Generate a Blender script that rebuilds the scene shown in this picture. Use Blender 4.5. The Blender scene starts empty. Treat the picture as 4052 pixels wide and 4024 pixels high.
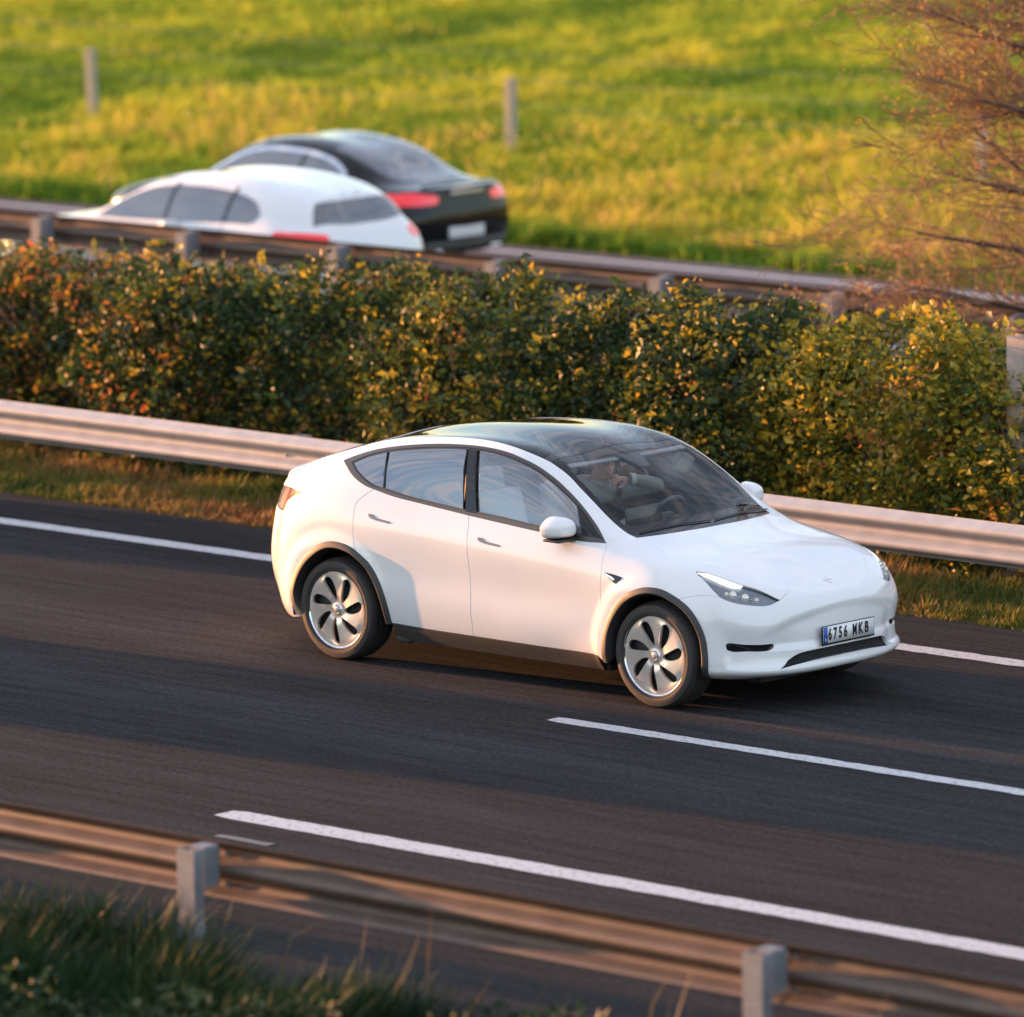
import bpy, bmesh, math, random
import numpy as np
from mathutils import Vector, Matrix
from mathutils.bvhtree import BVHTree
from mathutils.geometry import delaunay_2d_cdt

scene = bpy.context.scene
C = scene.collection
rnd = random.Random(7)
rng = np.random.default_rng(7)
R = math.radians

# ------------------------------------------------------------------ camera
cam_d = bpy.data.cameras.new('camera'); cam = bpy.data.objects.new('camera', cam_d); C.objects.link(cam)
CAM = np.array([31.578, -33.4425, 8.048]); YAW, PITCH, ROLL = 2.3151155, 0.1535877, -0.0117501
def cam_axes():
    f = np.array([math.cos(YAW)*math.cos(PITCH), math.sin(YAW)*math.cos(PITCH), -math.sin(PITCH)])
    r = np.cross(f, [0, 0, 1]); r /= np.linalg.norm(r); u = np.cross(r, f)
    return math.cos(ROLL)*r+math.sin(ROLL)*u, -math.sin(ROLL)*r+math.cos(ROLL)*u, f
_r, _u, _f = cam_axes()
cam.matrix_world = Matrix(((_r[0], _u[0], -_f[0], CAM[0]), (_r[1], _u[1], -_f[1], CAM[1]), (_r[2], _u[2], -_f[2], CAM[2]), (0, 0, 0, 1)))
cam_d.sensor_width = 36; cam_d.sensor_fit = 'HORIZONTAL'; cam_d.lens = 236.498
cam_d.clip_start = 1; cam_d.clip_end = 3000
cam_d.dof.use_dof = True; cam_d.dof.focus_distance = 44.6; cam_d.dof.aperture_fstop = 1.6
scene.camera = cam

# ------------------------------------------------------------------ sky, sun, exposure
SUN_EL, SUN_T = R(4.2), 0.105          # elevation; sideways drift of the light per metre along the road
sun_dir = np.array([1.0, SUN_T, -math.tan(SUN_EL)*math.hypot(1, SUN_T)]); sun_dir /= np.linalg.norm(sun_dir)
world = bpy.data.worlds.new('World'); scene.world = world; world.use_nodes = True
wn = world.node_tree; wn.nodes.clear()
def nd(t, typ, **kw):
    n = t.nodes.new(typ)
    for k, v in kw.items():
        if k.startswith('_'): setattr(n, k[1:], v)
        else: n.inputs[k.replace('__', ' ')].default_value = v
    return n
sky = nd(wn, 'ShaderNodeTexSky', _sky_type='NISHITA', _sun_disc=False)
sky.sun_elevation = SUN_EL
sky.sun_rotation = math.atan2(-sun_dir[0], -sun_dir[1])   # direction towards the sun, clockwise from +Y
sky.air_density = 1.0; sky.dust_density = 0.7; sky.ozone_density = 2.4
bg = nd(wn, 'ShaderNodeBackground', Strength=0.15); wout = nd(wn, 'ShaderNodeOutputWorld')
# broken altocumulus: the sky seen in the side windows
tc = nd(wn, 'ShaderNodeTexCoord'); sp = nd(wn, 'ShaderNodeSeparateXYZ'); wn.links.new(tc.outputs['Generated'], sp.inputs[0])
zc = nd(wn, 'ShaderNodeMath', _operation='ADD'); zc.inputs[1].default_value = 0.35; wn.links.new(sp.outputs[2], zc.inputs[0])
dx = nd(wn, 'ShaderNodeMath', _operation='DIVIDE'); wn.links.new(sp.outputs[0], dx.inputs[0]); wn.links.new(zc.outputs[0], dx.inputs[1])
dy = nd(wn, 'ShaderNodeMath', _operation='DIVIDE'); wn.links.new(sp.outputs[1], dy.inputs[0]); wn.links.new(zc.outputs[0], dy.inputs[1])
cb = nd(wn, 'ShaderNodeCombineXYZ'); wn.links.new(dx.outputs[0], cb.inputs[0]); wn.links.new(dy.outputs[0], cb.inputs[1])
mp = nd(wn, 'ShaderNodeMapping'); mp.inputs['Scale'].default_value = (2.1, 3.0, 1); mp.inputs['Rotation'].default_value = (0, 0, R(50)); wn.links.new(cb.outputs[0], mp.inputs[0])
nz = nd(wn, 'ShaderNodeTexNoise', Scale=5.2, Detail=5.0, Roughness=0.6, Distortion=0.5); wn.links.new(mp.outputs[0], nz.inputs['Vector'])
cr = nd(wn, 'ShaderNodeValToRGB'); cr.color_ramp.elements[0].position = 0.42; cr.color_ramp.elements[0].color = (.28, .28, .28, 1); cr.color_ramp.elements[1].position = 0.64; wn.links.new(nz.outputs[0], cr.inputs[0])
cf = nd(wn, 'ShaderNodeMath', _operation='MULTIPLY'); cf.inputs[1].default_value = 0.62; wn.links.new(cr.outputs[0], cf.inputs[0])
cmul = nd(wn, 'ShaderNodeMix', _data_type='RGBA', _blend_type='MIX'); hz = nd(wn, 'ShaderNodeMapRange'); hz.inputs[1].default_value = -.01; hz.inputs[2].default_value = .06; wn.links.new(sp.outputs[2], hz.inputs[0])
cf2 = nd(wn, 'ShaderNodeMath', _operation='MULTIPLY'); wn.links.new(cf.outputs[0], cf2.inputs[0]); wn.links.new(hz.outputs[0], cf2.inputs[1]); wn.links.new(cf2.outputs[0], cmul.inputs[0]); wn.links.new(sky.outputs[0], cmul.inputs[6])
cmul.inputs[7].default_value = (2.5, 2.2, 2.2, 1)
wn.links.new(cmul.outputs[2], bg.inputs[0]); wn.links.new(bg.outputs[0], wout.inputs[0])
sun_d = bpy.data.lights.new('sun', 'SUN'); sun = bpy.data.objects.new('sun', sun_d); C.objects.link(sun)
sun_d.energy = 3.3; sun_d.angle = R(0.6); sun_d.color = (1.0, 0.43, 0.17)
sun.rotation_euler = Vector(sun_dir).to_track_quat('-Z', 'Y').to_euler()
vs = scene.view_settings; vs.view_transform = 'Standard'; vs.look = 'None'; vs.gamma = 1; vs.exposure = 2.38; vs.use_curve_mapping = False
scene.cycles.max_bounces = 8; scene.cycles.transparent_max_bounces = 16; scene.cycles.transmission_bounces = 6
scene.cycles.caustics_reflective = False; scene.cycles.caustics_refractive = False
scene.cycles.sample_clamp_indirect = 6

# ------------------------------------------------------------------ helpers
def tag(o, label=None, category=None, group=None, kind=None):
    if label: o['label'] = label
    if category: o['category'] = category
    if group: o['group'] = group
    if kind: o['kind'] = kind
    return o
def empty(name, loc=(0, 0, 0), rz=0, parent=None):
    o = bpy.data.objects.new(name, None); C.objects.link(o); o.location = loc; o.rotation_euler = (0, 0, rz); o.empty_display_size = .2
    if parent: o.parent = parent
    return o
def link(name, me, mat=None, parent=None, loc=None, rot=None):
    o = bpy.data.objects.new(name, me); C.objects.link(o)
    if mat is not None:
        for m_ in (mat if isinstance(mat, (list, tuple)) else [mat]): me.materials.append(m_)
    if parent: o.parent = parent
    if loc is not None: o.location = loc
    if rot is not None: o.rotation_euler = rot
    return o
def mesh(name, v, f, mat=None, parent=None, smooth=True, normals=None, loc=None, rot=None):
    me = bpy.data.meshes.new(name); me.from_pydata([tuple(map(float, p)) for p in v], [], [tuple(int(i) for i in q) for q in f])
    me.update()
    if smooth: me.polygons.foreach_set('use_smooth', [True]*len(me.polygons))
    if normals is not None: me.normals_split_custom_set_from_vertices([tuple(map(float, n)) for n in normals])
    return link(name, me, mat, parent, loc, rot)
def bigmesh(name, V, F, mat=None, parent=None, smooth=False, mi=None, col=None):
    """V (n,3), F (m,k) numpy; quick for large meshes"""
    me = bpy.data.meshes.new(name); m, k = F.shape
    me.vertices.add(len(V)); me.vertices.foreach_set('co', np.asarray(V, np.float32).ravel())
    me.loops.add(m*k); me.loops.foreach_set('vertex_index', F.astype(np.int32).ravel())
    me.polygons.add(m); me.polygons.foreach_set('loop_start', np.arange(m, dtype=np.int32)*k)
    if smooth: me.polygons.foreach_set('use_smooth', np.ones(m, bool))
    if mi is not None: me.polygons.foreach_set('material_index', np.asarray(mi, np.int32))
    me.update(calc_edges=True)
    if col is not None:
        a = me.attributes.new('tint', 'FLOAT', 'FACE'); a.data.foreach_set('value', np.asarray(col, np.float32))
    return link(name, me, mat, parent)
class MB:
    """collects shapes into one mesh"""
    def __init__(s): s.v = []; s.f = []
    def add(s, v, f):
        n = len(s.v); s.v += [tuple(p) for p in v]; s.f += [tuple(i+n for i in q) for q in f]; return s
    def box(s, c, d, rot=None, bev=0):
        bm = bmesh.new(); bmesh.ops.create_cube(bm, size=1)
        for v in bm.verts: v.co = Vector((v.co.x*d[0], v.co.y*d[1], v.co.z*d[2]))
        if bev: bmesh.ops.bevel(bm, geom=bm.edges[:], offset=bev, segments=2, affect='EDGES', profile=.6)
        M = Matrix.Translation(c) @ (rot.to_matrix().to_4x4() if rot else Matrix())
        bm.verts.ensure_lookup_table()
        s.add([M @ v.co for v in bm.verts], [[v.index for v in f.verts] for f in bm.faces]); bm.free(); return s
    def tube(s, pts, rad, n=8, caps=True):
        pts = [Vector(p) for p in pts]; rad = rad if isinstance(rad, (list, tuple)) else [rad]*len(pts)
        v = []; f = []; up = Vector((0, 0, 1))
        for i, p in enumerate(pts):
            t = (pts[min(i+1, len(pts)-1)]-pts[max(i-1, 0)]).normalized()
            a = t.cross(up)
            if a.length < 1e-3: a = t.cross(Vector((1, 0, 0)))
            a.normalize(); b = a.cross(t); up = b
            for k in range(n):
                q = 2*math.pi*k/n; v.append(p+(a*math.cos(q)+b*math.sin(q))*rad[i])
        for i in range(len(pts)-1):
            for k in range(n): f.append((i*n+k, i*n+(k+1) % n, (i+1)*n+(k+1) % n, (i+1)*n+k))
        if caps: f.append(tuple(range(n))[::-1]); f.append(tuple(range((len(pts)-1)*n, len(pts)*n)))
        return s.add(v, f)
    def lathe(s, prof, n=64, axis='y', c=(0, 0, 0), sy=1):
        """prof: list of (radius, along) revolved about the axis"""
        v = []; f = []; m = len(prof)
        for k in range(n):
            q = 2*math.pi*k/n
            for r_, h in prof:
                if axis == 'y': v.append((c[0]+r_*math.cos(q), c[1]+h*sy, c[2]+r_*math.sin(q)))
                else: v.append((c[0]+r_*math.cos(q), c[1]+r_*math.sin(q), c[2]+h))
        for k in range(n):
            for i in range(m-1):
                a = k*m+i; b = ((k+1) % n)*m+i; f.append((a, b, b+1, a+1) if sy > 0 else (a, a+1, b+1, b))
        return s.add(v, f)
    def build(s, name, mat, parent=None, smooth=True, loc=None, rot=None, angle=None):
        o = mesh(name, s.v, s.f, mat, parent, smooth, loc=loc, rot=rot)
        if smooth and angle is not None:
            o.data.set_sharp_from_angle(angle=R(angle))
        return o
def prism(poly, d, axis='y', c=(0, 0, 0)):
    """closed prism of a 2D polygon (tessellated), thickness d"""
    from mathutils.geometry import tessellate_polygon
    n = len(poly); tr = tessellate_polygon([[Vector((a, b, 0)) for a, b in poly]])
    def P(a, b, h):
        return {'y': (c[0]+a, c[1]+h, c[2]+b), 'x': (c[0]+h, c[1]+a, c[2]+b), 'z': (c[0]+a, c[1]+b, c[2]+h)}[axis]
    v = [P(a, b, 0) for a, b in poly]+[P(a, b, d) for a, b in poly]
    f = [tuple(t) for t in tr]+[tuple(i+n for i in t[::-1]) for t in tr]+[(i, (i+1) % n, (i+1) % n+n, i+n) for i in range(n)]
    return v, f

# ------------------------------------------------------------------ materials
MATS = {}
def M(name, col=(.5, .5, .5), rough=.5, metal=0, coat=0, coat_r=.03, spec=.5, emit=None, es=0, noise=None, bump=None, sheen=0, alpha=1):
    if name in MATS: return MATS[name]
    m = bpy.data.materials.new(name); m.use_nodes = True; t = m.node_tree; b = t.nodes['Principled BSDF']
    b.inputs['Base Color'].default_value = (*col, 1); b.inputs['Roughness'].default_value = rough; b.inputs['Metallic'].default_value = metal
    b.inputs['Coat Weight'].default_value = coat; b.inputs['Coat Roughness'].default_value = coat_r; b.inputs['Specular IOR Level'].default_value = spec
    if emit: b.inputs['Emission Color'].default_value = (*emit, 1); b.inputs['Emission Strength'].default_value = es
    if noise:   # (scale, amount, detail)
        sc, am, det = noise
        tcn = t.nodes.new('ShaderNodeTexCoord'); n = t.nodes.new('ShaderNodeTexNoise'); n.inputs['Scale'].default_value = sc; n.inputs['Detail'].default_value = det
        t.links.new(tcn.outputs['Object'], n.inputs['Vector'])
        mr = t.nodes.new('ShaderNodeMapRange'); mr.inputs[1].default_value = .3; mr.inputs[2].default_value = .7; mr.inputs[3].default_value = 1-am; mr.inputs[4].default_value = 1+am
        t.links.new(n.outputs[0], mr.inputs[0])
        mx = t.nodes.new('ShaderNodeMix'); mx.data_type = 'RGBA'; mx.blend_type = 'MULTIPLY'; mx.inputs[0].default_value = 1; mx.inputs[6].default_value = (*col, 1)
        t.links.new(mr.outputs[0], mx.inputs[7]); t.links.new(mx.outputs[2], b.inputs['Base Color'])
        mr2 = t.nodes.new('ShaderNodeMapRange'); mr2.inputs[3].default_value = rough-.06; mr2.inputs[4].default_value = min(1, rough+.08); t.links.new(n.outputs[0], mr2.inputs[0]); t.links.new(mr2.outputs[0], b.inputs['Roughness'])
    if bump:    # (scale, strength)
        tcn = t.nodes.new('ShaderNodeTexCoord'); n = t.nodes.new('ShaderNodeTexNoise'); n.inputs['Scale'].default_value = bump[0]; n.inputs['Detail'].default_value = 4
        t.links.new(tcn.outputs['Object'], n.inputs['Vector']); bp = t.nodes.new('ShaderNodeBump'); bp.inputs['Strength'].default_value = bump[1]; bp.inputs['Distance'].default_value = .01
        t.links.new(n.outputs[0], bp.inputs['Height']); t.links.new(bp.outputs[0], b.inputs['Normal'])
    MATS[name] = m; return m
def glass(name, tint, refl=.06, rough=0, mul=1.5):
    """thin window pane: tinted see-through with fresnel reflection"""
    m = bpy.data.materials.new(name); m.use_nodes = True; t = m.node_tree; t.nodes.clear()
    o = t.nodes.new('ShaderNodeOutputMaterial'); mx = t.nodes.new('ShaderNodeMixShader'); tr = t.nodes.new('ShaderNodeBsdfTransparent'); gl = t.nodes.new('ShaderNodeBsdfGlossy')
    tr.inputs[0].default_value = (*tint, 1); gl.inputs['Roughness'].default_value = rough; gl.inputs[0].default_value = (1, 1, 1, 1)
    lw = t.nodes.new('ShaderNodeFresnel'); lw.inputs[0].default_value = 1.52
    ad = t.nodes.new('ShaderNodeMath'); ad.operation = 'MULTIPLY_ADD'; ad.inputs[1].default_value = mul; ad.inputs[2].default_value = refl; ad.use_clamp = True
    t.links.new(lw.outputs[0], ad.inputs[0]); t.links.new(ad.outputs[0], mx.inputs[0]); t.links.new(tr.outputs[0], mx.inputs[1]); t.links.new(gl.outputs[0], mx.inputs[2]); t.links.new(mx.outputs[0], o.inputs[0])
    MATS[name] = m; return m
paint_white = M('white_paint', (.80, .80, .80), .32, coat=1, coat_r=.07, noise=(2.5, .015, 2))
trim_black = M('satin_black_trim', (.02, .02, .021), .35, spec=.5)
trim_bright = M('dark_chrome', (.10, .095, .09), .28, metal=.8)
gloss_black = M('gloss_black', (.010, .011, .013), .06, spec=.4)
plastic_grey = M('black_plastic_cladding', (.045, .043, .042), .55, noise=(60, .15, 2))
rubber = M('tyre_rubber', (.035, .033, .032), .62, noise=(40, .12, 3))
alloy = M('silver_wheel_paint', (.90, .80, .71), .26, metal=.55, coat=.5)
alloy_dark = M('dark_wheel_slot', (.02, .02, .022), .5)
chrome = M('chrome', (.75, .75, .76), .08, metal=1)
dark_in = M('dark_interior', (.015, .015, .016), .7)
cabin_white = M('white_synthetic_leather', (.62, .61, .59), .45)
cabin_black = M('black_cabin_plastic', (.075, .078, .082), .5)
screen_m = M('glass_screen', (.02, .024, .028), .12, coat=.5)
win_front = glass('clear_side_glass', (.88, .93, .93), .14)
win_rear = glass('tinted_rear_glass', (.08, .088, .092), .17)
win_shield = glass('windscreen_glass', (.98, 1, 1), .0, 0, .6)
roof_glass_m = glass('dark_roof_glass', (.46, .49, .52), .0, 0, .85)
lens_m = glass('clear_lens', (.92, .93, .94), .0, 0, .6)
red_lens = M('red_lamp_lens', (.11, .012, .010), .35)

# ------------------------------------------------------------------ body surfaces: a grid of splines through measured rails
RAILS=[
[(-0.86,0,0.26),(-0.843,0.35,0.26),(-0.7755,0.585,0.25),(-0.651,0.71,0.24),(-0.55,0.8085,0.21),(-0.2,0.8558,0.2),(0.2,0.865,0.195),(0.7,0.87,0.19),(1.25,0.87,0.19),(1.8,0.87,0.19),(2.2,0.87,0.19),(2.45,0.87,0.19),(2.6,0.87,0.19),(2.89,0.87,0.19),(3.14,0.86,0.223),(3.34,0.8,0.228),(3.5,0.67,0.233),(3.61,0.46,0.238),(3.655,0.24,0.238),(3.67,0,0.238)],
[(-0.9,0,0.36),(-0.8825,0.36,0.36),(-0.8137,0.6225,0.35),(-0.6875,0.765,0.33),(-0.55,0.8813,0.31),(-0.2,0.9205,0.3),(0.2,0.918,0.3),(0.7,0.918,0.3),(1.25,0.918,0.298),(1.8,0.918,0.298),(2.2,0.918,0.296),(2.45,0.935,0.295),(2.6,0.935,0.295),(2.89,0.935,0.29),(3.14,0.93,0.3),(3.369,0.8822,0.285),(3.5582,0.7458,0.275),(3.6772,0.512,0.27),(3.7274,0.26,0.27),(3.74,0,0.27)],
[(-0.965,0,0.5),(-0.9465,0.38,0.5),(-0.8702,0.6475,0.5),(-0.7205,0.795,0.5),(-0.55,0.9067,0.5),(-0.2,0.9499,0.495),(0.2,0.955,0.49),(0.7,0.952,0.487),(1.25,0.95,0.475),(1.8,0.95,0.462),(2.2,0.95,0.455),(2.45,0.952,0.45),(2.6,0.954,0.45),(2.89,0.955,0.44),(3.14,0.945,0.42),(3.369,0.8972,0.395),(3.5632,0.7558,0.37),(3.6822,0.512,0.365),(3.7374,0.26,0.365),(3.75,0,0.365)],
[(-0.995,0,0.66),(-0.975,0.39,0.66),(-0.895,0.65,0.66),(-0.73,0.79,0.66),(-0.55,0.91,0.66),(-0.2,0.959,0.66),(0.2,0.962,0.665),(0.7,0.95,0.67),(1.25,0.945,0.67),(1.8,0.945,0.66),(2.2,0.95,0.655),(2.45,0.955,0.65),(2.6,0.96,0.65),(2.89,0.96,0.64),(3.14,0.945,0.6),(3.364,0.8992,0.56),(3.5582,0.7588,0.52),(3.6822,0.512,0.5),(3.7404,0.26,0.49),(3.755,0,0.49)],
[(-0.985,0,0.84),(-0.9625,0.4,0.84),(-0.8813,0.6375,0.85),(-0.7125,0.755,0.87),(-0.55,0.8887,0.9),(-0.2,0.9545,0.92),(0.2,0.962,0.94),(0.7,0.958,0.94),(1.25,0.957,0.915),(1.8,0.957,0.886),(2.2,0.957,0.87),(2.45,0.957,0.86),(2.6,0.957,0.853),(2.89,0.95,0.8321),(3.13,0.925,0.7792),(3.35,0.884,0.7292),(3.537,0.763,0.6634),(3.672,0.52,0.6213),(3.734,0.26,0.59),(3.75,0,0.59)],
[(-0.975,0,0.98),(-0.953,0.4,0.98),(-0.878,0.599,0.985),(-0.716,0.695,1),(-0.55,0.84,1.03),(-0.2,0.9308,1.055),(0.2,0.94,1.05),(0.7,0.932,1.03),(1.25,0.928,1.01),(1.8,0.926,0.985),(2.2,0.922,0.965),(2.45,0.915,0.955),(2.6,0.91,0.945),(2.89,0.9039,0.9135),(3.13,0.8727,0.867),(3.345,0.8197,0.827),(3.522,0.7042,0.7556),(3.657,0.4923,0.7121),(3.722,0.25,0.67),(3.738,0,0.668)],
[(-0.945,0,1.09),(-0.924,0.4,1.09),(-0.8515,0.565,1.09),(-0.703,0.64,1.11),(-0.55,0.7855,1.15),(-0.2,0.8884,1.17),(0.2,0.895,1.17),(0.7,0.885,1.145),(1.25,0.885,1.1),(1.8,0.883,1.068),(2.2,0.878,1.045),(2.45,0.872,1.01),(2.6,0.865,0.987),(2.89,0.8438,0.9523),(3.13,0.8027,0.9186),(3.322,0.7523,0.8786),(3.4876,0.6406,0.8307),(3.6196,0.4483,0.7804),(3.6882,0.23,0.742),(3.705,0,0.738)],
[(-0.925,0,1.15),(-0.906,0.38,1.15),(-0.8385,0.534,1.142),(-0.697,0.595,1.176),(-0.55,0.7135,1.24),(-0.2,0.7946,1.301),(0.2,0.81,1.327),(0.7,0.815,1.3306),(1.25,0.815,1.3208),(1.8,0.83,1.2272),(2.2,0.825,1.15),(2.45,0.8,1.069),(2.6,0.77,1.0276),(2.89,0.73,0.978),(3.12,0.69,0.9506),(3.29,0.63,0.9146),(3.445,0.53,0.864),(3.58,0.37,0.806),(3.658,0.2,0.765),(3.68,0,0.758)],
[(-0.93,0,1.185),(-0.914,0.35,1.185),(-0.849,0.5,1.175),(-0.708,0.56,1.205),(-0.55,0.628,1.275),(-0.2,0.6714,1.375),(0.2,0.69,1.465),(0.7,0.7,1.517),(1.25,0.7,1.529),(1.8,0.7,1.442),(2.2,0.715,1.24),(2.44,0.7,1.092),(2.59,0.66,1.0488),(2.88,0.6,0.995),(3.105,0.55,0.9668),(3.265,0.5,0.9298),(3.41,0.42,0.88),(3.54,0.3,0.823),(3.62,0.165,0.782),(3.645,0,0.773)],
[(-0.925,0,1.2),(-0.912,0.22,1.2),(-0.8595,0.325,1.19),(-0.729,0.37,1.232),(-0.55,0.4065,1.302),(-0.2,0.4282,1.413),(0.2,0.44,1.513),(0.7,0.45,1.572),(1.25,0.45,1.5896),(1.77,0.45,1.5046),(2.2,0.45,1.29),(2.47,0.45,1.125),(2.61,0.43,1.075),(2.88,0.4,1.02),(3.09,0.37,0.985),(3.24,0.33,0.945),(3.375,0.28,0.893),(3.5,0.2,0.84),(3.58,0.11,0.805),(3.61,0,0.79)],
[(-0.92,0,1.208),(-0.91,0,1.212),(-0.86,0,1.222),(-0.75,0,1.25),(-0.55,0,1.32),(-0.2,0,1.435),(0.2,0,1.54),(0.7,0,1.599),(1.25,0,1.618),(1.75,0,1.541),(2.2,0,1.335),(2.5,0,1.15),(2.645,0,1.085),(2.88,0,1.035),(3.07,0,1),(3.21,0,0.965),(3.335,0,0.918),(3.45,0,0.868),(3.53,0,0.828),(3.565,0,0.808)],
]
def spl(t,Y,T,bc=None):
    """natural cubic spline through (t,Y[k,...]) evaluated at T; axis 0"""
    n=len(t); h=np.diff(t); A=np.zeros((n,n)); sh=(n,)+Y.shape[1:]; B=np.zeros(sh)
    A[0,0]=A[-1,-1]=1
    if bc and bc[0]=='flat': # zero first derivative
        A[0,0]=2*h[0];A[0,1]=h[0];B[0]=6*((Y[1]-Y[0])/h[0])
    if bc and bc[1]=='flat':
        A[-1,-1]=2*h[-1];A[-1,-2]=h[-1];B[-1]=-6*((Y[-1]-Y[-2])/h[-1])
    for i in range(1,n-1):
        A[i,i-1]=h[i-1];A[i,i]=2*(h[i-1]+h[i]);A[i,i+1]=h[i]
        B[i]=6*((Y[i+1]-Y[i])/h[i]-(Y[i]-Y[i-1])/h[i-1])
    M=np.linalg.solve(A,B.reshape(n,-1)).reshape(sh)
    i=np.clip(np.searchsorted(t,T)-1,0,n-2); hh=h[i]
    e=lambda a:a.reshape((-1,)+(1,)*(Y.ndim-1))
    a=e(t[i+1]-T);b=e(T-t[i]);hh=e(hh)
    return M[i]*a**3/(6*hh)+M[i+1]*b**3/(6*hh)+(Y[i]/hh-M[i]*hh/6)*a+(Y[i+1]/hh-M[i+1]*hh/6)*b
def flare(x,z):
    d=0
    for cx in (0.0,2.89):
        r=np.hypot(x-cx,(z-.375)*1.0)
        t=np.clip((.56-r)/(.56-.455),0,1); s=t*t*(3-2*t)
        d=np.maximum(d,.018*s*np.clip((.95-z)/.2,0,1))
    return d
def body_grid(NU=340,NV=170):
    R=np.array(RAILS,float)            # v,u,3
    du=np.linalg.norm(np.diff(R,axis=1),axis=2).mean(0)**.75; tu=np.r_[0,np.cumsum(du)]; tu/=tu[-1]
    dv=np.linalg.norm(np.diff(R,axis=0),axis=2)[:,4:17].mean(1)**.85; tv=np.r_[0,np.cumsum(dv)]; tv/=tv[-1]
    U=np.linspace(0,1,NU);V=np.linspace(0,1,NV)
    # x,z have zero slope across the centre at both ends of u; y antisymmetric (natural)
    XZ=np.moveaxis(R[:,:,[0,2]],1,0); Y=np.moveaxis(R[:,:,1:2],1,0)
    a=spl(tu,XZ,U,('flat','flat')); b=spl(tu,Y,U)
    G=np.concatenate([a[...,:1],b,a[...,1:]],-1)     # U,v,3
    G=np.moveaxis(G,1,0)                              # v,U,3
    a=spl(tv,G[...,[0,2]],V,(None,'flat')); b=spl(tv,G[...,1:2],V)
    G=np.concatenate([a[...,:1],b,a[...,1:]],-1)      # V,U,3
    G[:,0,1]=0;G[:,-1,1]=0;G[-1,:,1]=0
    G=displace(G)
    return G
def sm(a, b, t):
    t = np.clip((t-a)/(b-a), 0, 1); return t*t*(3-2*t)
def displace(G):
    x,y,z=G[...,0],G[...,1],G[...,2]
    side=np.clip((y-.78)/.08,0,1)
    G[...,1]=y+flare(x,z)*side
    # nose: brow over the plate hollow, side pockets, protruding lower lip
    x,y,z=G[...,0].copy(),G[...,1].copy(),G[...,2].copy()
    nose=sm(3.25,3.40,x)
    zc=.70-.16*np.clip(y/.75,0,1.2)**2
    hollow=.020*sm(zc,zc-.07,z)*sm(.415,.465,z)*sm(.74,.50,y)
    pocket=.020*sm(.872,.845,y)*sm(.318,.338,z)*sm(.60,.43,z)*sm(.42,.56,y)
    lip=.010*sm(.325,.285,z)*sm(.2,.25,z)
    d=(lip-hollow-pocket)*nose
    dx,dy=np.maximum(x-2.6,.01)/1.15,y/.95; L=np.hypot(dx**3,dy**3); L[L<1e-6]=1
    G[...,0]=x+d*dx**3/L; G[...,1]=y+d*dy**3/L*(y>1e-6)
    return G
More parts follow.
